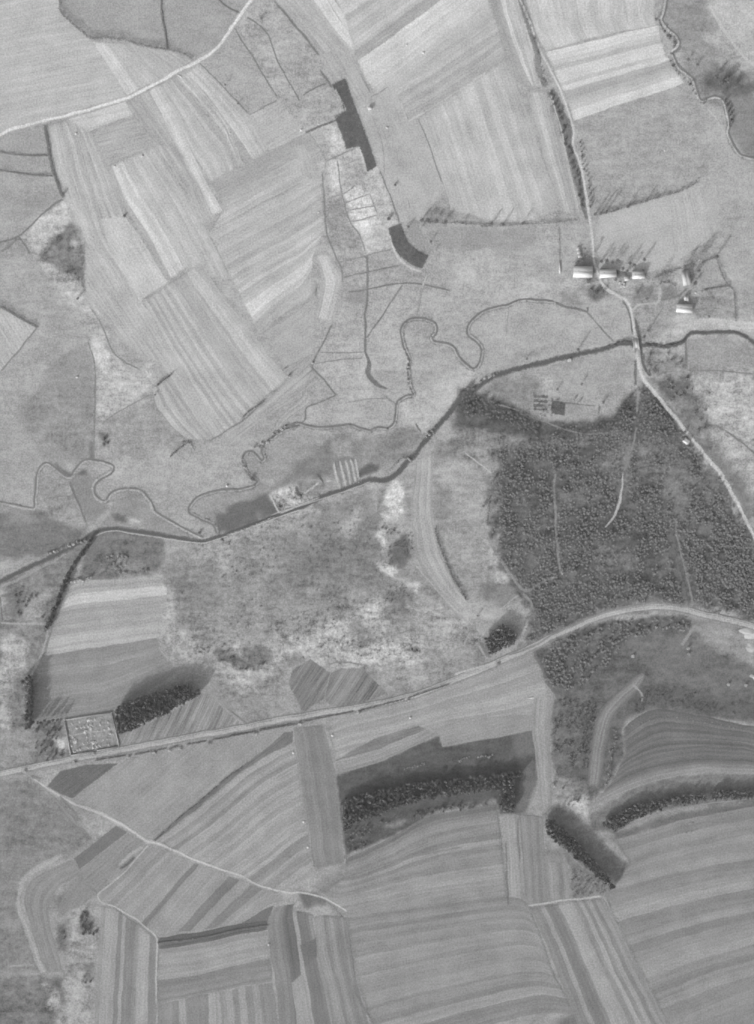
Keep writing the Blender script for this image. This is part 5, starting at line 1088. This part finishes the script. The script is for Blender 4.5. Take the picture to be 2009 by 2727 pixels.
# hedges: each one continuous mesh of leaf clumps
def hedge(pts, h, w, tone, label, dens=5.0):
    p = smooth(P(pts), 1.0); R = np.random.default_rng(len(label)*7+len(pts)); n = int(len(p)*dens)
    i = R.integers(0, len(p), n); hv = .55+.9*fbm(p[:, 0]/5, p[:, 1]/5, 2)
    c = np.c_[p[i]+R.normal(size=(n, 2))*w*.32, R.random(n)**.7*h*hv[i]]
    V, F = leaves(c, .55, R, .9)
    V[:, 2] = np.maximum(V[:, 2], 0)
    o = link('hedge', mesh('hedge', V, F, np.full(len(V), float(alb(tone)))), None, LEAF)
    return tag(o, label, 'hedge', 'hedges between the fields')
for a in (
    ('A 335,-30 335,60 375,105 420,145 460,180 505,210 590,207 650,215 700,222 750,240 830,260 880,268 925,274', 4.2, 2.4, 130, 'tall ragged hedge curving round the meadow above the road', 9),
    ('A 925,274 980,285 1030,305 1055,325', 2.0, 1.6, 138, 'short hedge running from the curved meadow to the road'),
    ('A 885,-30 893,80 912,200 922,265', 1.5, 1.2, 138, 'thin hedge dividing the two top meadows'),
    ('A 250,692 268,800 292,925 325,1030 350,1070', 2.6, 1.8, 128, 'dark hedge on the western edge of the striped fields', 7),
    ('A -40,832 60,845 140,855 275,857', 1.2, 1.2, 136, 'upper low hedge across the western paddocks'),
    ('A -60,926 60,946 150,960 300,967', 1.5, 1.4, 134, 'lower low hedge across the western paddocks'),
    ('D -40,320 0,342 100,395 205,458', 2.6, 1.5, 128, 'straight hedge above the western corner field', 7),
    ('B 1105,1222 1200,1226 1300,1229 1452,1240 C 160,1245 300,1240 400,1232 560,1225 690,1212', 1.8, 1.5, 150, 'long straight hedge running east to the farm track'),
    ('C 795,1178 880,1160 960,1135 1070,1102 1180,1070 1260,1045 1340,1000', 3.4, 1.8, 134, 'upper farm hedge slanting across the meadow', 8),
    ('C 1110,1525 1180,1498 1250,1475', 2.2, 1.6, 120, 'garden hedge in front of the long barn'),
    ('C 1355,1450 1400,1430 1440,1420 1470,1500 1510,1570 F 1535,250 1545,330 1550,420', 2.4, 1.4, 130, 'hedge enclosing the eastern paddocks'),
    ('F 1360,258 1440,242 1520,230', 1.4, 1.2, 128, 'low hedge dividing the eastern paddocks'),
    ('F 1135,215 1180,210 1220,230', 1.4, 1.2, 124, 'low hedge round the kitchen garden'),
    ('D 870,775 900,750 950,715', 3.0, 1.4, 116, 'short dark hedge in the middle of the fields', 8),
    ('D 1340,950 1370,920 1400,900 1450,865', 1.8, 1.4, 120, 'broken hedge at the foot of the broad striped field'),
    ('D 940,1165 970,1140 1020,1100 1050,1090', 1.6, 1.8, 122, 'ragged hedge below the curved strip field'),
    ('D 1000,1090 1040,1085 1070,1130', 1.2, 1.4, 130, 'short ragged hedge near the end of the curved strips'),
    ('H 1155,225 1185,330 1215,400 1250,480 1290,550 1330,615', 2.4, 2.2, 106, 'dark hedge along the curved field by the heath', 8),
    ('J 850,642 920,580 1000,508 1100,430 1240,305 1330,245', 1.5, 1.4, 118, 'dark hedge on the diagonal bank south of the road'),
    ('J 870,1205 1000,1192 1150,1170 1300,1135 1478,1108', 1.0, 1.0, 120, 'low hedge between the two dark southern bands'),
    ('C 440,220 470,300', 1.5, 2, 120, 'short hedge by the bend of the upper track'),
    ('E 15,1598 140,1555 270,1500', 1.0, 1.2, 170, 'pale reedy hedge on the canal edge'),
    ('H 1455,50 1440,200', 1.0, 1.2, 130, 'low hedge between the furrowed meadow and the pines')):
    hedge(*a)
for k, s in enumerate(('G 530,1497 690,1470', 'G 745,1464 838,1446', 'G 868,1440 912,1432', 'G 952,1425 978,1420', 'G 1030,1411 1130,1391', 'G 1172,1384 1388,1342', 'G 1432,1332 1640,1296',
                       'H 30,1360 150,1338', 'H 190,1328 360,1296', 'H 440,1281 705,1228', 'H 745,1222 985,1160', 'H 1012,1152 1230,1078')):
    o = hedge(s, 1.0, .8, 112, 'clipped dark hedge on the south verge of the main road, number %s from the west' % ['one', 'two', 'three', 'four', 'five', 'six', 'seven', 'eight', 'nine', 'ten', 'eleven', 'twelve'][k], 7)
    o['label'] = 'clipped dark hedge on the main road verge, %s counted from the west' % ['first', 'second', 'third', 'fourth', 'fifth', 'sixth', 'seventh', 'eighth', 'ninth', 'tenth', 'eleventh', 'twelfth'][k]
    o['group'] = 'clipped hedges of the main road'

# ---- buildings
PLASTER = plain_mat('plaster', 205, .10, .8); TILEW = plain_mat('roof_tile', 0, .14, 1.2, albedo=.52); TILEG = plain_mat('grey_roof_tile', 0, .16, 1.1, albedo=.40)
BRICK = plain_mat('brick', 150, .2, 3.0); GLASS = plain_mat('window_glass', 60, .1, 1.0, .15, .5); TIMBER = plain_mat('timber', 120, .25, 2.0)
STONE = plain_mat('stone', 180, .25, 1.2); STRAW = plain_mat('straw', 0, .2, 1.5, albedo=.52); CHALK = plain_mat('chalk', 0, .4, .35, albedo=.40)
GRAVE = plain_mat('grave_marble', 0, .3, .5, albedo=.46)
CONC = plain_mat('bridge_stone', 205, .15, 1.0)
def box(x0, x1, y0, y1, z0, z1):
    V = np.array([[x, y, z] for z in (z0, z1) for x, y in ((x0, y0), (x1, y0), (x1, y1), (x0, y1))], float)
    return V, np.array([[3, 2, 1, 0], [4, 5, 6, 7], [0, 1, 5, 4], [1, 2, 6, 5], [2, 3, 7, 6], [3, 0, 4, 7]])
def part(name, pieces, mat, parent): 
    V, F = join(pieces); return link(name, mesh(name, V, F), parent, mat)
def gable(x0, x1, y0, y1, z0, z1, oh=.5, th=.22):   # ridge along x
    ym = (y0+y1)/2; X0, X1 = x0-oh, x1+oh; k = (z1-z0)/((y1-y0)/2); ze = z0-oh*k
    out = []
    for ye in (y0-oh, y1+oh):
        V = np.array([[X0, ye, ze], [X1, ye, ze], [X1, ym, z1], [X0, ym, z1]]); T = V+[0, 0, th]
        W = np.vstack([V, T]); F = np.array([[0, 1, 2, 3], [4, 5, 6, 7], [0, 1, 5, 4], [1, 2, 6, 5], [2, 3, 7, 6], [3, 0, 4, 7]])
        out.append((W, F))
    return out
def house(c, L, W, eave, ridge, rot, label, cat='house', roofm=None, wing=None, name='farmhouse', chim=1):
    p = P1(c); o = bpy.data.objects.new(name, None); COL.objects.link(o); o.location = (p[0], p[1], 0); o.rotation_euler = (0, 0, math.radians(rot))
    tag(o, label, cat, 'farm buildings')
    x, y = L/2, W/2
    wl = [box(-x, x, -y, y, 0, eave)]
    for sx in (-1, 1):          # gable triangles as thin prisms
        X = sx*(x-.15); V = np.array([[X-.15, -y, eave], [X-.15, y, eave], [X-.15, 0, ridge-.05], [X-.15, 0, ridge-.06], [X+.149, -y, eave], [X+.149, y, eave], [X+.149, 0, ridge-.05], [X+.149, 0, ridge-.06]])
        wl.append((V, np.array([[0, 1, 2, 3], [7, 6, 5, 4], [0, 4, 5, 1], [1, 5, 6, 2], [2, 6, 7, 3], [3, 7, 4, 0]])))
    part('wall', wl, PLASTER, o)
    rf = part('roof', gable(-x, x, -y, y, eave, ridge), roofm or TILEW, o)
    part('ridge', [box(-x-.5, x+.5, -.18, .18, ridge+.12, ridge+.34)], BRICK, rf)
    for k in range(chim):
        cx = (-.25+.5*k)*L; part('chimney', [box(cx-.45, cx+.45, -.35, .55, ridge-1.2, ridge+1.1), box(cx-.55, cx+.55, -.45, .65, ridge+1.1, ridge+1.3)], BRICK, rf)
    nwin = max(2, int(L/4))
    for k in range(nwin):
        wx = -x+L*(k+.5)/nwin
        if k == nwin//2: 
            d = part('door', [box(wx-.6, wx+.6, -y-.06, -y+.02, .1, 2.2)], TIMBER, o); continue
        w_ = part('window', [box(wx-.55, wx+.55, -y-.07, -y+.02, 1.1, 2.4)], TIMBER, o)
        part('pane', [box(wx-.45, wx+.45, -y-.09, -y-.05, 1.2, 2.3)], GLASS, w_)
    if wing:
        wx0, wx1, wy0, wy1, we, wr = wing
        part('wing_wall', [box(wx0, wx1, wy0, wy1, 0, we)], PLASTER, o)
        G = gable(wy0, wy1, wx0, wx1, we, wr, .4)
        part('wing_roof', [(np.c_[V[:, 1], V[:, 0], V[:, 2]], F) for V, F in G], roofm or TILEW, o)
    return o
house('C 708,1497', 19.5, 11.0, 3.4, 8.2, -1, 'large white roofed farmhouse west of the farm lane, the biggest roof', chim=2)
house('C 845,1505', 17.0, 8.0, 3.0, 7.0, 3, 'white roofed farmhouse just east of the farm lane, grey along its ridge', chim=1)
house('C 1010,1512', 11.5, 7.5, 3.0, 6.6, 4, 'white roofed house with a stepped outline furthest from the lane', wing=(2.0, 7.0, -4.2, 1.5, 2.4, 4.6))
house('C 1276,1530', 14.5, 7.4, 3.0, 5.6, 99, 'long grey roofed barn lying north to south in the eastern yard', 'barn', TILEG, name='barn', chim=0)
house('F 1265,355', 16.0, 8.0, 3.0, 6.6, -3, 'white roofed farmhouse alone south of the yards')
house('F 1278,1085', 5.6, 4.6, 2.3, 4.0, -38, 'little white roofed hut on the lane through the pines', 'hut', name='hut', chim=0)
house('B 797,595', 3.6, 3.0, 2.0, 3.4, 20, 'tiny pale field barn beside a dark tree in the central meadow', 'barn', name='field_barn', chim=0)
house('F 1278,300', 4.5, 4.0, 2.2, 3.8, 90, 'small shed between the barn and the lower farmhouse', 'shed', name='shed', chim=0)
house('F 950,190', 4.2, 3.4, 2.0, 3.2, 10, 'small pale shed in the yard south of the second farmhouse', 'shed', name='shed', chim=0)
for k, (s, w) in enumerate((('C 684,1368', 'northern'), ('C 688,1388', 'middle'), ('C 692,1408', 'southern'))):
    house(s, 2.6, 2.4, 1.6, 2.6, 0, '%s of three tiny white sheds north of the big farmhouse' % w, 'shed', name='shed', chim=0)
# yard around the hut
ribbon('F 1240,1068 1275,1050 1308,1085 1275,1112 1240,1068', 1.0, 160, 'yard_edge')
# haystacks and clamps out in the fields
def stack(c, r, h, label, mat=STRAW, name='haystack', cat='haystack', lean=1.0):
    p = P1(c); o = bpy.data.objects.new(name, None); COL.objects.link(o); o.location = (p[0], p[1], 0); o.rotation_euler = (0, 0, rnd.random()*6)
    tag(o, label, cat, 'haystacks in the fields')
    prof = [(1.0, 0), (1.08, .25), (1.0, .5), (.75, .72), (.4, .9), (.08, 1.0)]; n = 14; V = []
    for k, (a, z) in enumerate(prof):
        for j in range(n):
            t = j*6.283/n; q = a*r*(1+.10*math.sin(3*t+k)+.06*rnd.random()); V.append((q*math.cos(t)*lean, q*math.sin(t), z*h))
    F = [[k*n+j, k*n+(j+1) % n, (k+1)*n+(j+1) % n, (k+1)*n+j] for k in range(len(prof)-1) for j in range(n)]
    link('stack', mesh('stack', V, np.array(F)), o, mat); part('pole', [tube((0, 0, 0), (0, 0, h+.6), .06, .05, 6)], TIMBER, o)
for s, r, h, lb in (
    ('D 425,733', 1.7, 3.0, 'bright haystack alone on the dark western meadow'), ('A 420,735', 1.6, 2.2, 'haystack at the corner of the pale strip below the road'),
    ('A 632,915', 1.5, 2.0, 'haystack at the top of the brightest striped field'), ('A 783,858', 1.9, 2.2, 'round haystack beside the dark patch in the strips'),
    ('A 1265,733', 1.2, 1.8, 'small haystack at the end of the scrubby strip'), ('A 513,1310', 1.1, 1.6, 'small haystack on the western striped fields'),
    ('B 890,703', 1.8, 2.0, 'pale haystack in the middle of the central meadow'), ('B 1090,290', 1.6, 1.8, 'haystack on the large pale field, eastern of two'),
    ('B 998,248', 1.6, 1.6, 'haystack on the large pale field, western of two'), ('B 512,683', 1.2, 1.8, 'small haystack above the sandy clearing'),
    ('B 418,715', 1.7, 2.0, 'pale haystack at the valley edge by the bushes'), ('B 513,1168', 1.4, 1.6, 'pale haystack on the field corner west of the ditches'),
    ('D 1250,1330', 1.9, 3.0, 'bright haystack beside the winding brook'), ('H 1018,1262', 1.6, 2.4, 'bright haystack on the field south of the road'),
    ('K 240,1215', 1.5, 2.4, 'haystack at the corner of the pale southern field'), ('K 455,680', 1.7, 1.6, 'pale haystack at the end of the curved strips, lower one'),
    ('K 432,540', 1.6, 1.5, 'pale haystack at the end of the curved strips, middle one'), ('K 375,160', 1.8, 1.6, 'pale haystack at the end of the curved strips, upper one'),
    ('K 590,65', 1.9, 1.8, 'pale haystack beside the vertical strip by the road'), ('C 1160,828', 1.3, 1.5, 'tiny haystack on the meadow below the banded field'),
    ('D 815,708', 1.2, 1.4, 'tiny haystack in the scrubby clearing'), ('F 1330,268', 1.4, 1.8, 'bright haystack in the eastern paddock')):
    stack(s, r*.62, h*.62, lb)
def mound(c, a, b, h, rot, label, mat=CHALK, name='chalk_heap'):
    p = P1(c); n, m = 22, 8; V = [(0, 0, h)]; 
    for k in range(1, m+1):
        for j in range(n):
            t = j*6.283/n; f = k/m; q = 1+.22*math.sin(3*t+a)+.14*math.sin(5*t+b)+.06*rnd.random()
            V.append((a*f*q*math.cos(t), b*f*q*math.sin(t), h*(1-f)**.9*(1+.08*(rnd.random()-.5))))
    F = [(0, 1+j, 1+(j+1) % n) for j in range(n)]+[(1+(k-1)*n+j, 1+k*n+j, 1+k*n+(j+1) % n, 1+(k-1)*n+(j+1) % n) for k in range(1, m) for j in range(n)]
    o = link(name, mesh(name, V, F), None, mat); o.location = (p[0], p[1], 0); o.rotation_euler = (0, 0, math.radians(rot)); tag(o, label, 'heap', 'white heaps of spoil')
mound('I 1640,800', 13, 5, 1.0, -8, 'largest bright white chalk heap beside the main road'); mound('I 1645,880', 8, 4, .8, -10, 'smaller bright white chalk heap south of the largest')
mound('I 1655,1040', 5, 2.4, .6, -20, 'smallest white chalk heap furthest south'); mound('I 424,1153', 5, 1.2, .7, 8, 'narrow bright heap of lime at the field end')
mound('A 993,420', 3.4, 1.0, .9, -38, 'narrow pale heap beside the white road')
# canal bridge
o = bpy.data.objects.new('bridge', None); COL.objects.link(o); p = P1('F 1002,549'); o.location = (p[0], p[1], 0); o.rotation_euler = (0, 0, math.radians(7)); tag(o, 'stone bridge carrying the farm lane over the canal', 'bridge')
part('deck', [box(-2.4, 2.4, -5.5, 5.5, .2, .75)], CONC, o)
for sx in (-1, 1): part('parapet', [box(sx*2.6-.2, sx*2.6+.2, -6, 6, .2, 1.5), box(sx*2.6-.35, sx*2.6+.35, -6.4, -5.8, .2, 1.7), box(sx*2.6-.35, sx*2.6+.35, 5.8, 6.4, .2, 1.7)], CONC, o)
# graveyard: wall, paths, stones
poly('G 357,1275 615,1233 656,1420 390,1470', 152, '1,-.2', name='graveyard_turf', c=.0, patch=.4)
for s in ('G 365,1365 500,1345 635,1325', 'G 490,1258 500,1345 518,1450'): ribbon(s, 1.6, 168, 'path')
ribbon('G 500,1400 530,1400', 5, 190, 'path')
o = bpy.data.objects.new('graveyard_wall', None); COL.objects.link(o); tag(o, 'low pale stone wall enclosing the square graveyard', 'wall')
cs = P('G 357,1275 615,1233 656,1420 390,1470')
for k in range(4):
    a, b = cs[k], cs[(k+1) % 4]; d = (b-a)/np.hypot(*(b-a)); n_ = np.array([-d[1], d[0]])*.3; a = a+d*.32; b = b-d*.32
    segs = [(a, b)] if k != 2 else [(a, a+(b-a)*.46), (a+(b-a)*.54, b)]
    ps = []
    for s0, s1 in segs:
        V = np.array([[*(s0-n_), 0], [*(s1-n_), 0], [*(s1+n_), 0], [*(s0+n_), 0]]); W = V+[0, 0, 1.5]
        ps.append((np.vstack([V, W]), box(0, 1, 0, 1, 0, 1)[1]))
    part('wall_side', ps, STONE, o)
    pv = cs[k]; part('pillar', [box(pv[0]-.35, pv[0]+.35, pv[1]-.35, pv[1]+.35, 0, 1.9)], STONE, o)
g = mesh('gravestone', *join([box(-.5, .5, -.14, .14, 0, 1.0), box(-.36, .36, -.14, .14, 1.0, 1.25), box(-.6, .6, -2.1, -.18, 0, .25)])); g.materials.append(GRAVE)
qa, qb, qc, qd = cs
for i in range(11):
    for j in range(6):
        if rnd.random() < .42 or abs(j-2.5) < .6 and i == 5: continue
        u, v = (i+.6)/12, (j+.7)/6.6; q = (qa*(1-u)+qb*u)*(1-v)+(qd*(1-u)+qc*u)*v+np.array([rnd.random()-.5, rnd.random()-.5])
        o = bpy.data.objects.new('gravestone', g); COL.objects.link(o); o.location = (q[0], q[1], 0); o.rotation_euler = (0, 0, .2+rnd.random()*.2); k = .7+.6*rnd.random(); o.scale = (k, k, k)
        tag(o, 'small white gravestone among others inside the graveyard wall', 'gravestone', 'gravestones')
# garden fence west of the big farmhouse, white wall end
def fence(s, label):
    p = smooth(P(s), 3.0); o = bpy.data.objects.new('fence', None); COL.objects.link(o); tag(o, label, 'fence')
    for x, y in p[::1]: part('post', [box(x-.09, x+.09, y-.09, y+.09, 0, 1.5)], TIMBER, o)
    for z in (.5, 1.1):
        ps = []
        for a, b in zip(p[:-1], p[1:]):
            d = (b-a)/np.hypot(*(b-a)); n_ = np.array([-d[1], d[0]])*.05
            V = np.array([[*(a+n_*.5), z], [*(b+n_*.5), z], [*(b+n_*3), z], [*(a+n_*3), z]]); ps.append((np.vstack([V, V+[0, 0, .18]]), box(0, 1, 0, 1, 0, 1)[1]))
        part('rail', ps, TIMBER, o)
fence('C 577,1262 580,1440', 'dark wooden fence across the field west of the big farmhouse')
o = bpy.data.objects.new('garden_wall', None); COL.objects.link(o); tag(o, 'short white wall continuing the dark fence west of the big farmhouse', 'wall')
p = P('C 581,1442 584,1502'); part('wall_side', [box(p[:, 0].min()-.3, p[:, 0].max()+.3, p[1, 1], p[0, 1], 0, 1.5)], PLASTER, o)

# ---- the air between the camera and the ground
V, F = box(-9600, 9600, -11800, 11800, -1.0, CAM_H+30)
hz = link('haze', mesh('haze', V, F)); hz['kind'] = 'stuff'
hm = bpy.data.materials.new('haze'); hm.use_nodes = True; ht = hm.node_tree; ht.nodes.clear()
ho = ht.nodes.new('ShaderNodeOutputMaterial'); hv = ht.nodes.new('ShaderNodeVolumePrincipled')
hv.inputs['Color'].default_value = (.9, .9, .9, 1); hv.inputs['Density'].default_value = HAZE; hv.inputs['Anisotropy'].default_value = .2
ht.links.new(hv.outputs[0], ho.inputs['Volume']); hz.data.materials.append(hm)
